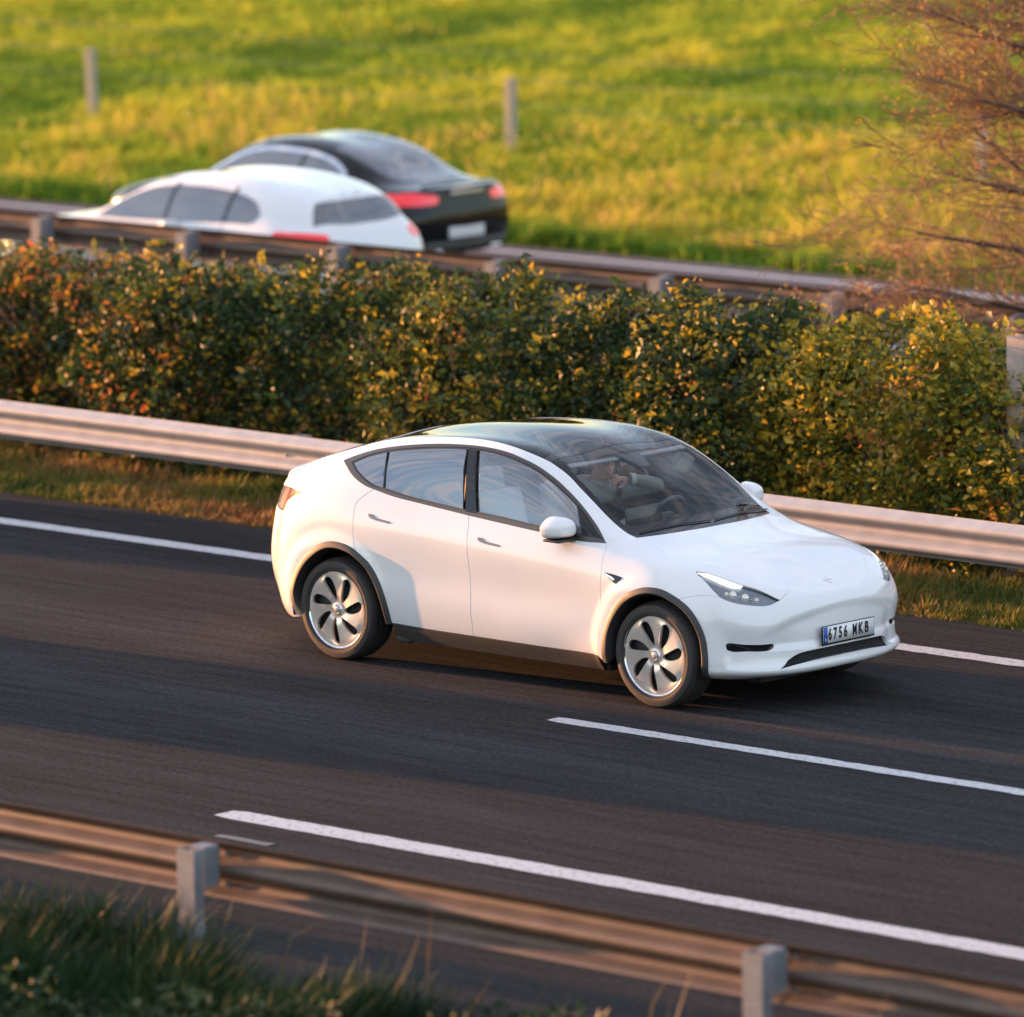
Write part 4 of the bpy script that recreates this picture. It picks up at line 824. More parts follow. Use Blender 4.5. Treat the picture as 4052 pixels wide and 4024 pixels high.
grass_mat = leaf_mat('meadow_grass', [(0, (.045, .12, .018)), (.3, (.16, .28, .024)), (.55, (.33, .41, .035)), (.75, (.48, .44, .045)), (.9, (.48, .33, .11)), (1, (.42, .25, .12))], .7, .5)
dark_grass_mat = leaf_mat('verge_weeds', [(0, (.008, .026, .010)), (.4, (.020, .052, .014)), (.7, (.050, .070, .018)), (.88, (.16, .12, .05)), (1, (.22, .12, .06))], .6, .2)
twig_mat = M('brown_bark', (.075, .045, .032), .8)
def noise2(x, y, s, seed=0):
    """cheap smooth value noise in 0..1"""
    r = np.random.default_rng(1000+seed).random((64, 64)); x = x/s; y = y/s; xi = np.floor(x).astype(int); yi = np.floor(y).astype(int); fx = x-xi; fy = y-yi; fx = fx*fx*(3-2*fx); fy = fy*fy*(3-2*fy)
    g = lambda a, b: r[a % 64, b % 64]
    return (g(xi, yi)*(1-fx)+g(xi+1, yi)*fx)*(1-fy)+(g(xi, yi+1)*(1-fx)+g(xi+1, yi+1)*fx)*fy
def leaves(name, P, size, tint, mat, parent, up=.3, aspect=.55):
    """folded two-quad leaves at points P"""
    n = len(P); d = rng.normal(size=(n, 3)); d[:, 2] = d[:, 2]*.6+up; d /= np.linalg.norm(d, axis=1, keepdims=True)
    s = np.cross(d, rng.normal(size=(n, 3))); s /= np.linalg.norm(s, axis=1, keepdims=True); nn = np.cross(d, s)
    L_ = size[:, None]; w = L_*aspect
    v = np.stack([P, P+d*L_*.45+s*w*.5+nn*L_*.10, P+d*L_, P+d*L_*.45-s*w*.5+nn*L_*.10, P+d*L_*.5], 1).reshape(-1, 3)
    b = np.arange(n)[:, None]*5; F = np.concatenate([b+[0, 1, 4], b+[1, 2, 4], b+[2, 3, 4], b+[3, 0, 4]], 1).reshape(-1, 3)
    return bigmesh(name, v, F, mat, parent, col=np.repeat(tint, 4))
def blades(name, X_, Y_, Z_, H, tint, mat, lean=.35, width=.010, wind=(.25, .0)):
    n = len(X_); q = rng.random(n)*2*np.pi; a = np.stack([np.cos(q), np.sin(q), np.zeros(n)], 1)*width*(.6+rng.random(n))[:, None]
    l = rng.normal(size=(n, 2))*lean+np.array(wind); P = np.stack([X_, Y_, Z_], 1); h = H[:, None]
    up = np.stack([l[:, 0]*H, l[:, 1]*H, H], 1)
    v = np.stack([P-a, P+a, P+up*.55*[.6, .6, 1]+a*.8, P+up*.55*[.6, .6, 1]-a*.8, P+up], 1).reshape(-1, 3)
    b = np.arange(n)[:, None]*5; F = np.concatenate([b+[0, 1, 2], b+[0, 2, 3], b+[3, 2, 4]], 1).reshape(-1, 3)
    o = bigmesh(name, v, F, mat, None, col=np.repeat(tint, 3)); tag(o, kind='stuff'); return o
def shrub(x, y, rx, ry, h, n, label, tone=0.0, brown=.05, dens=1.0, seed=0, zb=.0):
    root = empty('shrub', (x, y, 0)); tag(root, label, 'shrub', 'shrubs of the median hedge')
    # a few stems
    st = MB()
    tips = []
    for k in range(9):
        a = rnd.uniform(0, 6.28); p = Vector((rnd.uniform(-.12, .12), rnd.uniform(-.12, .12), -.03)); pts = [p.copy()]; rr = [.022]
        d = Vector((math.cos(a)*rx*.22, math.sin(a)*ry*.22, h*.21))
        for i in range(4): p = p+d+Vector((rnd.gauss(0, .04), rnd.gauss(0, .04), 0)); pts.append(p.copy()); rr.append(.018*(1-.2*i))
        st.tube(pts, rr, 5); tips.append(p.copy())
    st.build('stems', twig_mat, root)
    # leaves in sprays on an uneven shell
    nc = int(n/16); q = rng.random(nc)*2*np.pi; cz = rng.random(nc)**.75*h*(.9+.2*noise2(q*1.5+seed, q*0+seed*1.7, 1, seed+9)); fz = np.minimum(cz/h, 1.02)
    prof = np.sqrt(np.clip(1-(np.abs(fz-.40)/.66)**3.2, .02, 1)); lump = .82+.32*noise2(q*2.2+seed*7, cz*2.4, 1, seed)
    r = np.sqrt(rng.uniform(.28, 1, nc))*prof*lump
    cx, cy = np.cos(q)*rx*r, np.sin(q)*ry*r; cz = np.maximum(cz*(.88+.22*noise2(cx*3+seed, cy*3, 1, seed+3)), .06)+zb
    k = 16; off = rng.normal(size=(nc, k, 3))*[.065, .055, .050]; P = (np.stack([cx, cy, cz], 1)[:, None]+off).reshape(-1, 3); P[:, 2] = np.maximum(P[:, 2], .02)
    cl = np.repeat(rng.random(nc), k); tint = np.clip(.12+.38*cl+rng.normal(size=nc*k)*.10+tone, 0, .62)
    gold = np.repeat(rng.random(nc) < .16+max(tone, 0)*3.2, k); m = (rng.random(nc*k) < .05) | (gold & (rng.random(nc*k) < .6)); tint[m] = rng.uniform(.64, .82, m.sum())  # golden sprays: yellow foliage, plus sunlit flecks put into the leaf colour
    g = np.repeat(rng.random(nc) < brown, k); tint[g] = rng.uniform(.8, 1.0, g.sum())
    ns = 26; sq = rng.random(ns)*2*np.pi; sr = np.sqrt(rng.random(ns))*.85; sh = rng.uniform(.05, .28, ns)
    sx, sy = np.cos(sq)*rx*sr, np.sin(sq)*ry*sr; kk = 14; u_ = rng.random((ns, kk)); lean_ = rng.normal(size=(ns, 2))*.35
    SPt = np.stack([sx[:, None]+lean_[:, :1]*u_*sh[:, None]+rng.normal(size=(ns, kk))*.02, sy[:, None]+lean_[:, 1:]*u_*sh[:, None]+rng.normal(size=(ns, kk))*.02, h*.90+zb+sh[:, None]*u_], -1).reshape(-1, 3)
    P = np.concatenate([P, SPt]); tint = np.concatenate([tint, np.clip(.4+.4*np.repeat(rng.random(ns), kk), 0, .8)])
    f = leaves('foliage', P, rng.uniform(.035, .075, len(P))*rng.choice([.8, 1, 1.6], len(P), p=[.4, .4, .2]), tint, bush_mat, root); tag(f, kind='stuff')
    return root
SH = [(-13.4,5.1,.9,.75,1.45,.00,.10,'leftmost shrub of the median hedge, dark green with brown twigs'),
 (-11.8,5.2,.95,.8,1.42,.02,.35,'shrub with rust-brown leaves near the left end of the median hedge'),
 (-10.2,5.0,.95,.8,1.50,-.02,.45,'half-withered brown shrub of the hedge above the left guardrail'),
 (-8.7,5.1,.9,.8,1.60,-.06,.30,'dark shrub with orange-brown patches beside the withered shrub'),
 (-7.2,5.0,.95,.8,1.62,-.08,.10,'dark green shrub of the hedge below the tail lamp of the small white hatchback'),
 (-5.7,5.1,.95,.8,1.72,-.04,.04,'tall dark green shrub of the hedge left of the white crossover roof'),
 (-4.2,5.0,.95,.8,1.66,.05,.04,'green shrub with yellow leaves above the rear window of the white crossover'),
 (-2.8,5.1,.9,.8,1.74,-.06,.02,'dense dark shrub of the hedge above the glass roof of the white crossover'),
 (-1.4,5.0,.9,.8,1.70,-.05,.03,'dark green shrub of the hedge above the windscreen of the white crossover'),
 (.1,5.0,.95,.8,1.78,.30,.05,'yellow-green shrub full of bright yellow leaves right of the white crossover roof'),
 (1.55,5.1,.9,.8,1.50,.18,.06,'sparse yellowish shrub at the right end of the median hedge beside the steel post'),
 (3.0,5.0,.9,.8,1.40,.0,.10,'last shrub of the median hedge, cut by the right edge of the frame')]
for i, (x, y, rx, ry, h, tone, br, lb) in enumerate(SH): shrub(x+rnd.uniform(-.15, .15), y+rnd.uniform(-.12, .12), rx*rnd.uniform(1.12, 1.4), ry*rnd.uniform(1.0, 1.2), h*.97, 19000, lb, tone, br, seed=i+1)
for i, (x, lb) in enumerate(((-14.9, 'shrub of the median hedge just outside the left edge of the frame'), (-16.4, 'shrub of the median hedge second outside the left edge of the frame'), (4.5, 'shrub of the median hedge just outside the right edge of the frame'), (6.1, 'shrub of the median hedge second outside the right edge of the frame'))): shrub(x, 5.1, 1.05, .9, 1.5, 14000, lb, 0, .2, seed=40+i)
# grass of the median strip
n = 120000; x = rng.uniform(-17, 10, n); y = 2.90+8.2*rng.random(n)**1.7; pt = noise2(x, y, .55, 5); pt2 = noise2(x, y, .16, 6)
hh_ = (.06+.20*pt*pt2)*np.clip((y-2.85)/.25, .35, 1)*(.6+.8*rng.random(n))
blades('median_grass', x, y, np.zeros(n)-.02, hh_, np.clip(.08+1.05*noise2(x, y, .8, 8)+rng.normal(size=n)*.14, 0, 1), leaf_mat('rough_grass', [(0, (.03, .06, .015)), (.3, (.085, .125, .02)), (.55, (.17, .17, .03)), (.75, (.28, .21, .045)), (.9, (.30, .17, .06)), (1, (.25, .13, .06))], .7, .3), width=.007)
sheet('median_ground', -400, 300, 2.90, 12.5, -.012, soil('median_soil', (.05, .045, .022), (.11, .10, .04), 5))
v = [(-400, 12.49, -.012), (300, 12.49, -.012), (300, 12.76, FZ-.002), (-400, 12.76, FZ-.002)]; tag(mesh('median_bank', v, [(0, 1, 2, 3)], bpy.data.materials['median_soil'], None, False), kind='structure')
# meadow beyond the far carriageway, rising gently
def hill(x, y): return FZ-.01+np.clip(y-20, 0, None)*.045+.10*noise2(x, y, 5.0, 31)*np.clip((y-19.5)/4, 0, 1)
gx = np.linspace(-260, 160, 141); gy = np.r_[np.linspace(19.78, 60, 60), np.linspace(64, 260, 30)]; GX, GY = np.meshgrid(gx, gy); V = np.stack([GX, GY, hill(GX, GY)], -1).reshape(-1, 3)
idx = np.arange(len(gx)*len(gy)).reshape(len(gy), len(gx)); F = np.stack([idx[:-1, :-1], idx[:-1, 1:], idx[1:, 1:], idx[1:, :-1]], -1).reshape(-1, 4)
tag(bigmesh('meadow', V, F, soil('meadow_soil', (.16, .22, .025), (.32, .31, .05), .9), smooth=True), kind='structure')
n = 580000; y = 19.83+30*rng.random(n)**1.15; x = -(y-18)*.93-15.5+rng.uniform(-16, 17, n)
big = noise2(x, y, 2.6, 11)*.6+noise2(x, y, .9, 12)*.4; cl = noise2(x, y, .35, 13)
near = np.clip((27.5-y)/8, 0, 1)
tint = np.clip(.41+.52*(big-.5)*1.6+near*.28*noise2(x, y, 1.3, 14)+.08*near+.55*near*np.clip((x+(y-20)*.93+17)/6, 0, 1)*noise2(x, y, 1.0, 15)+rng.normal(size=n)*.08, 0, 1)
edge = (y < 20.25); tint[edge] = np.clip(tint[edge]*.35, 0, 1)
h = (.06+.20*cl*big+.10*near*cl)*(.4+1.3*rng.random(n)**2)
blades('meadow_grass', x, y, hill(x, y), h, tint, grass_mat, width=.013, lean=.4)
n = 26000; y = 20.3+28*rng.random(n); x = -(y-18)*.93-15.5+rng.uniform(-12.5, 11, n); k = noise2(x, y, 1.6, 17) > .62; x, y = x[k], y[k]
fl = leaves('meadow_flowers', np.stack([x, y, hill(x, y)+.20+.15*rng.random(len(x))], 1), rng.uniform(.03, .06, len(x)), np.full(len(x), .5), leaf_mat('yellow_flowers', [(0, (.5, .42, .02)), (1, (.5, .42, .02))]), None, aspect=1.0); tag(fl, kind='stuff')
# tall dry weeds standing by the far road
n = 9000; y = 20.3+6.5*rng.random(n)**1.3; x = -(y-18)*.93-15.5+rng.uniform(-12.5, 11, n); k = noise2(x, y, 1.1, 19) > .58; x, y = x[k], y[k]
blades('dry_weeds', x, y, hill(x, y), rng.uniform(.2, .5, len(x)), rng.uniform(.66, .95, len(x)), grass_mat, lean=.5, width=.010)
# weeds at the near edge
n = 100000; x = rng.uniform(-3, 15, n); y = -8.70-3.6*rng.random(n); c1 = noise2(x, y, .45, 21)
hmax = np.clip(.80-.062*(x-4), .10, .80)*np.clip((-y-8.6)/.25, .5, 1)
blades('verge_weeds', x, y, np.full(n, -.04), hmax*(.35+.75*c1)*(.45+.6*rng.random(n)), np.clip(.1+.55*noise2(x, y, .6, 22)+rng.normal(size=n)*.1, 0, 1), dark_grass_mat, width=.008, lean=.3)
n = 42000; x = rng.uniform(-2, 12, n); y = -8.75-3.4*rng.random(n); c1 = noise2(x, y, .5, 23); k = c1 > .42; x, y = x[k], y[k]
w = leaves('weed_leaves', np.stack([x, y, .03+np.clip(.66-.052*(x-4), .08, .66)*rng.random(len(x))*c1[k]*1.2], 1), rng.uniform(.04, .09, len(x)), np.clip(.1+.5*noise2(x, y, .7, 24)+rng.normal(size=len(x))*.08, 0, .8), dark_grass_mat, None, aspect=.5); tag(w, kind='stuff')
n = 40; x = rng.uniform(2, 12, n); y = rng.uniform(-9.3, -8.55, n)
blades('dry_stalks', x, y, np.full(n, -.02), rng.uniform(.35, .8, n), rng.uniform(.8, 1, n), dark_grass_mat, lean=.12, width=.006)
sheet('verge', -400, 300, -60, -8.58, -.012, soil('verge_soil', (.02, .022, .012), (.05, .048, .02), 4))

# ------------------------------------------------------------------ wire fence in the meadow
fn = empty('wire_fence', (-22.20, 25.0, 0)); tag(fn, 'post-and-wire fence with pale concrete posts crossing the meadow', 'fence')
conc = M('pale_concrete', (.34, .31, .24), .85, noise=(8, .12, 5))
fm = MB().box((0, 0, .42), (.11, .10, 1.0), bev=.012); fme = bpy.data.meshes.new('post'); fme.from_pydata(fm.v, [], fm.f); fme.update(); fme.materials.append(conc)
for k in range(-3, 5):
    xx = 7.1*k; o = link('post', fme, None, fn, (xx, .02*k, float(hill(np.array([-23+xx]), np.array([25.0]))[0])))
    o.rotation_euler = (R(rnd.uniform(-2, 2)), R(rnd.uniform(-2, 2)), 0)
for z in (.35, .65, .95):
    w = MB(); pts = []
    for k in range(-6*1, 9): pts.append((3.42*k, 0, z+.25-(.02 if k % 2 else 0)))
    w.tube(pts, .003, 4).build('wire', steel_dull, fn)

# ------------------------------------------------------------------ steel post behind the median rail
pr = empty('sign_post', (1.40, 4.75, 0)); tag(pr, 'steel sign post standing behind the median guardrail at the right edge', 'post')
ps = MB(); ps.box((0, 0, .87), (.16, .008, 1.78)); ps.box((0, .10, .87), (.16, .008, 1.78)); ps.box((0, .05, .87), (.008, .096, 1.78)); ps.build('post', M('weathered_steel', (.42, .34, .30), .6, metal=.2, noise=(9, .2, 5)), pr, smooth=False)
MB().box((0, .05, -.01), (.34, .30, .02)).build('base_plate', steel_dull, pr)

# ------------------------------------------------------------------ bare tree at the right
def bare_tree(x, y, label):
    root = empty('bare_tree', (x, y, 0)); tag(root, label, 'tree')
    tr = MB(); br = MB(); tw = MB(); tips = []
    base = [(0, 0, -.05), (-.03, .02, .7), (-.08, .0, 1.4), (-.16, .05, 2.2), (-.2, .1, 3.2), (-.22, .1, 4.4), (-.3, .1, 5.8)]
    tr.tube(base, [.13, .11, .10, .085, .065, .045, .02], 10); tr.build('trunk', twig_mat, root)
    def grow(p, d, L_, r, lvl):
        pts = [p.copy()]; rr = [r]; n = 6
        for i in range(n):
            d = (d+Vector((rnd.gauss(0, .10), rnd.gauss(0, .10), rnd.gauss(0, .07)+.012))).normalized(); p = p+d*L_/n; pts.append(p.copy()); rr.append(max(r*(1-.14*(i+1)), .0022))
            if lvl < 3 and i >= 1 and rnd.random() < (.85 if lvl < 2 else .66):
                for _ in range(2 if lvl < 2 else 1):
                    e = (d+Vector((rnd.gauss(0, .45), rnd.gauss(0, .45), rnd.gauss(0, .38)))).normalized(); grow(p.copy(), e, L_*rnd.uniform(.38, .62), max(rr[-1]*.55, .003), lvl+1)
        (br if lvl == 0 else tw).tube(pts, rr, 6 if lvl == 0 else 4, caps=False)
        if lvl >= 2: tips.extend(pts[2:])
    for k in range(38):
        z = 1.0+4.4*k/38; a = R(rnd.choice([175, 190, 160, 205, 150, 215, 180, 20, 330, 100, 260, 235])+rnd.uniform(-15, 15)); el = rnd.uniform(-.06, .34)
        grow(Vector((-.12, .05, z)), Vector((math.cos(a), math.sin(a), el)), rnd.uniform(1.2, 2.35)*(1-.06*z), .042, 0)
    br.build('branches', twig_mat, root)
    t_ = tw.build('twigs', M('tan_twigs', (.25, .145, .085), .7), root); tag(t_, kind='stuff')
    T = np.array([tuple(p) for p in tips]); k = rng.random(len(T)) < .24; T = T[k]
    l = leaves('dry_leaves', T+rng.normal(size=T.shape)*.02, rng.uniform(.015, .04, len(T)), rng.uniform(.62, 1, len(T)), bush_mat, root); tag(l, kind='stuff')
    return root
bare_tree(-.7, 8.8, 'bare tree with thin dark branches reaching in from the right edge')
# ------------------------------------------------------------------ two cars on the far carriageway and two unseen shade casters
def rails_surface(Rl, NU=150, NV=90):
    Rr = np.array(Rl, float); du = np.linalg.norm(np.diff(Rr, axis=1), axis=2).mean(0)**.75; tu = np.r_[0, np.cumsum(du)]; tu /= tu[-1]
    dv = np.linalg.norm(np.diff(Rr, axis=0), axis=2)[:, 3:11].mean(1)**.85; tv = np.r_[0, np.cumsum(dv)]; tv /= tv[-1]
    U = np.linspace(0, 1, NU); V = np.linspace(0, 1, NV); XZ = np.moveaxis(Rr[:, :, [0, 2]], 1, 0); Y = np.moveaxis(Rr[:, :, 1:2], 1, 0)
    a = spl(tu, XZ, U, ('flat', 'flat')); b = spl(tu, Y, U); G = np.moveaxis(np.concatenate([a[..., :1], b, a[..., 1:]], -1), 1, 0)
    a = spl(tv, G[..., [0, 2]], V, (None, 'flat')); b = spl(tv, G[..., 1:2], V); G = np.concatenate([a[..., :1], b, a[..., 1:]], -1)
    G[:, 0, 1] = 0; G[:, -1, 1] = 0; G[-1, :, 1] = 0; return Surf(G)
def arc(cx, cz, r, a0, a1, y, n=14): return [(cx+r*math.cos(R(a0+(a1-a0)*i/n)), y, cz+r*math.sin(R(a0+(a1-a0)*i/n))) for i in range(n+1)]
def simple_wheel(parent, x, y, s, rad=.32):
    w = empty('wheel', (x, y, rad), 0, parent)
    MB().lathe([(rad*.66, -.09), (rad*.85, -.10), (rad*.97, -.09), (rad, -.07), (rad, .07), (rad*.97, .09), (rad*.85, .10), (rad*.66, .09)], 48, sy=s).build('tyre', rubber, w, angle=35)
    m = MB().lathe([(rad*.67, .085), (rad*.62, .092), (rad*.58, .06), (.0, .05)], 48, sy=s)
    for k in range(7):
        q = 2*math.pi*k/7; m.tube([(rad*.08*math.cos(q), .07*s, rad*.08*math.sin(q)), (rad*.62*math.cos(q), .085*s, rad*.62*math.sin(q))], .022, 6)
    m.build('rim', alloy, w, angle=35); return w
def far_car(name, label, rails, paint, L, wb, lamps, plate, win, wshield, rwin, rw=.32, group=None, trim=None, extra=None, ends=None, pillars=(), handles=(), zh=.86):
    root = empty(name); tag(root, label, 'car')
    S = rails_surface(rails); hub = rw; ar = rw+.045
    yb = .88
    bot = [(wb-ar-.01, .85, .30), (wb*.5, .84, .28), (ar+.01, .85, .30)]
    front, rear = ends
    ol = loop(arc(wb, hub, ar, -8, 188, yb)[::1], bot[:], arc(0, hub, ar, -8, 188, yb), [(-ar*.97, yb, hub-.05), (-.50, .84, .28), rear[0]], rear, [rear[-1]]+[(x_, 0, z_) for x_, z_ in extra]+[front[0]], front, [front[-1], (wb+ar+.08, .84, .27), (wb+ar*.97, yb, hub-.05)], step=.03)
    body = panel(S, 'body', ol, paint, root, mirror=True, gap=0, depth=.02, step=.06)
    wg = gloss_black if 'far_glass' not in MATS else MATS['far_glass']
    for sd in (-1, 1):
        for w_ in win: panel(S, 'side_window', loop(*w_, step=.03), wg, root, side=sd, off=.004, gap=0, depth=.006, step=.06)
        for xx_, zt_, zb_ in pillars:
            ribbon(S, 'door_pillar', cr_curve([(xx_, .8, zb_), (xx_-.02, .7, (zt_+zb_)/2), (xx_-.05, .62, zt_)], .03), [(-.014, .004), (-.014, .010), (.014, .010), (.014, .004)], gloss_black, root, sd)
            ribbon(S, 'door_gap', cr_curve([(xx_, .8, zb_-.02), (xx_+.02, .88, .7), (xx_+.03, .87, .36)], .03), [(-.006, .001), (.006, .001)], dark_in, root, sd)
        for hx_ in handles: MB().box((hx_, sd*.905, zh), (.18, .03, .025), bev=.008).build('door_handle', paint, root)
        if trim: ribbon(S, 'window_trim', cr_curve(trim, .03), [(-.026, .004), (-.026, .009), (.026, .009), (.026, .004)], chrome, root, sd)  # trim widened to stand in for the pale sky reflection on the pillar
        for nm, pts, mt in lamps: panel(S, nm, cr_curve(pts, .02, True), mt, root, side=sd, off=.006, gap=0, depth=.01, step=.05)
        simple_wheel(root, 0, sd*(yb-.12), sd, rw); simple_wheel(root, wb, sd*(yb-.12), sd, rw)
        for cx in (0, wb):
            v = []; n = 14
            for i in range(n+1):
                q = R(-10)+(math.pi+R(20))*i/n
                for yy in (yb-.02, .5): v.append((cx+(ar+.005)*math.cos(q), yy*sd, hub+(ar+.005)*math.sin(q)))
            mesh('wheel_housing', v, [(2*i, 2*i+1, 2*i+3, 2*i+2) for i in range(n)]+[tuple(2*i+1 for i in range(n+1))], dark_in, root, False)
        mm = MB().box((0, 0, 0), (.10, .19, .13), bev=.035); mm.build('side_mirror', paint, root).location = (wshield[0][0][0]-.28, sd*.94, .96)
    panel(S, 'windscreen', loop(*wshield, step=.03), wg, root, mirror=True, off=.004, gap=0, depth=.006, step=.06)
    panel(S, 'rear_window', loop(*rwin, step=.03), wg, root, mirror=True, off=.004, gap=0, depth=.006, step=.06)
    if plate:
        px_, pz_ = plate; MB().box((px_, 0, pz_), (.012, .53, .12), bev=.004).build('licence_plate', M('plate_white2', (.62, .62, .62), .4), root)
    MB().box((wb/2, 0, .24), (wb+1.0, 1.1, .08)).build('underbody', dark_in, root, smooth=False)
    return root, S
MATS['far_glass'] = M('dark_car_glass', (.20, .21, .22), .05, metal=.75)
tail_on = M('lit_tail_lamp', (.45, .01, .012), .2, coat=1, emit=(1, .02, .03), es=.10)
tail_dim = M('tail_lamp', (.28, .008, .008), .15, coat=1)
HAT = [
 [(-.66,0,.28),(-.65,.45,.28),(-.58,.70,.26),(-.35,.80,.22),(0,.80,.2),(.5,.80,.19),(1.1,.80,.19),(1.7,.80,.19),(2.1,.80,.19),(2.5,.80,.2),(2.85,.78,.2),(3.08,.66,.21),(3.22,.4,.22),(3.27,0,.22)],
 [(-.70,0,.42),(-.69,.46,.42),(-.62,.74,.42),(-.36,.86,.40),(0,.872,.38),(.5,.865,.36),(1.1,.865,.36),(1.7,.865,.36),(2.1,.868,.36),(2.5,.872,.36),(2.88,.845,.36),(3.12,.72,.36),(3.28,.42,.36),(3.33,0,.36)],
 [(-.72,0,.62),(-.71,.46,.62),(-.635,.745,.62),(-.37,.87,.62),(0,.885,.62),(.5,.875,.62),(1.1,.87,.62),(1.7,.87,.62),(2.1,.875,.61),(2.5,.88,.60),(2.87,.85,.57),(3.11,.73,.55),(3.27,.43,.53),(3.32,0,.52)],
 [(-.68,0,.86),(-.67,.45,.86),(-.60,.70,.87),(-.36,.82,.89),(0,.86,.89),(.5,.868,.88),(1.1,.868,.87),(1.7,.865,.86),(2.1,.862,.85),(2.5,.85,.83),(2.82,.80,.79),(3.04,.66,.74),(3.20,.40,.70),(3.25,0,.69)],
 [(-.63,0,1.0),(-.62,.42,1.0),(-.55,.60,1.01),(-.34,.73,1.02),(0,.79,1.01),(.5,.81,.99),(1.1,.815,.97),(1.7,.81,.95),(2.05,.80,.93),(2.4,.77,.915),(2.68,.70,.88),(2.88,.55,.84),(3.02,.32,.80),(3.07,0,.79)],
 [(-.54,0,1.15),(-.53,.38,1.15),(-.47,.54,1.15),(-.30,.645,1.165),(0,.70,1.19),(.5,.715,1.22),(1.1,.72,1.21),(1.6,.72,1.15),(1.97,.74,.99),(2.3,.66,.945),(2.55,.56,.915),(2.74,.42,.875),(2.87,.24,.84),(2.92,0,.83)],
 [(-.45,0,1.27),(-.44,.34,1.265),(-.39,.46,1.26),(-.26,.53,1.295),(0,.57,1.345),(.5,.59,1.39),(1.1,.59,1.375),(1.5,.60,1.25),(1.93,.60,1.01),(2.24,.52,.955),(2.46,.43,.93),(2.62,.3,.90),(2.74,.17,.87),(2.79,0,.86)],
 [(-.44,0,1.30),(-.41,0,1.31),(-.33,0,1.33),(-.22,0,1.355),(0,0,1.395),(.5,0,1.435),(1.05,0,1.42),(1.45,0,1.30),(1.95,0,1.03),(2.2,0,.975),(2.4,0,.95),(2.54,0,.925),(2.65,0,.90),(2.70,0,.885)]]
hat_win = [([(-.02,.72,1.12),(.06,.67,1.22),(.25,.64,1.285),(.6,.625,1.32),(1.05,.63,1.315),(1.35,.65,1.25),(1.62,.71,1.13),(1.86,.78,.975)], [(1.86,.78,.975),(1.4,.80,.985),(.8,.80,1.005),(.3,.79,1.03),(.04,.775,1.05),(-.02,.72,1.12)])]
hat_ws = ([(1.13,.55,1.365),(1.45,.57,1.26),(1.72,.60,1.12),(1.93,.62,1.0)], [(1.93,.62,1.0),(1.98,.35,1.01),(2.0,0,1.01)], [(2.0,0,1.01),(1.5,0,1.29),(1.13,0,1.40)], [(1.13,0,1.40),(1.14,.3,1.395),(1.13,.55,1.365)])
hat_rw = ([(-.42,.47,1.235),(-.48,.56,1.15),(-.53,.62,1.05)], [(-.53,.62,1.05),(-.60,.25,1.03),(-.605,0,1.03)], [(-.605,0,1.03),(-.46,0,1.255)], [(-.46,0,1.255),(-.455,.25,1.25),(-.42,.47,1.235)])
hat_lamps = [('tail_light', [(-.22,.80,.97),(-.40,.75,.985),(-.55,.64,.965),(-.615,.53,.93),(-.635,.57,.85),(-.56,.72,.83),(-.42,.81,.85),(-.28,.83,.91)], tail_on),
 ('headlight', [(2.55,.82,.80),(2.75,.76,.80),(2.95,.64,.77),(3.05,.55,.74),(3.08,.6,.68),(2.95,.74,.68),(2.75,.82,.72)], M('far_lamp', (.6, .6, .6), .1, coat=1))]
hat_front = [(3.27,0,.24),(3.22,.4,.235),(3.08,.66,.23),(2.98,.73,.25)]
hat_rear = [(-.56,.74,.27),(-.64,.5,.28),(-.67,0,.28)]
HAT = [[(a*1.19, b*1.05, c) for a, b, c in r] for r in HAT]
S2 = lambda L: [[(a*1.19, b*1.05, c) for a, b, c in q] for q in L]
hat_win = [tuple(S2(w)) for w in hat_win]; hat_ws = S2(hat_ws); hat_rw = S2(hat_rw); hat_lamps = [(n_, S2([p_])[0], m_) for n_, p_, m_ in hat_lamps]; hat_front, hat_rear = S2([hat_front, hat_rear])
hat, hatS = far_car('hatchback_car', 'small white hatchback on the far carriageway, nearest the hedge, with red tail lamp lit', HAT, paint_white, 4.8, 3.07, hat_lamps, (-.87, .66), hat_win, hat_ws, hat_rw, .31, ends=(hat_front, hat_rear), pillars=((1.24, 1.32, .99), (.43, 1.33, 1.01)), handles=(1.42, .42), zh=.88, extra=[(a*1.19, c) for a, c in [(-.72,.6),(-.66,.95),(-.44,1.29),(.5,1.435),(1.5,1.28),(2.2,.975),(3.1,.78),(3.33,.40)]])
hat.location = (-14.53, 13.78, FZ); hat.rotation_euler = (0, 0, math.pi)
MB().box((-.80, 0, .80), (.02, .90, .03), bev=.005).build('tailgate_trim', trim_black, hat)
MB().box((-.815, 0, .47), (.05, 1.3, .14), bev=.02).build('rear_bumper_insert', plastic_grey, hat)
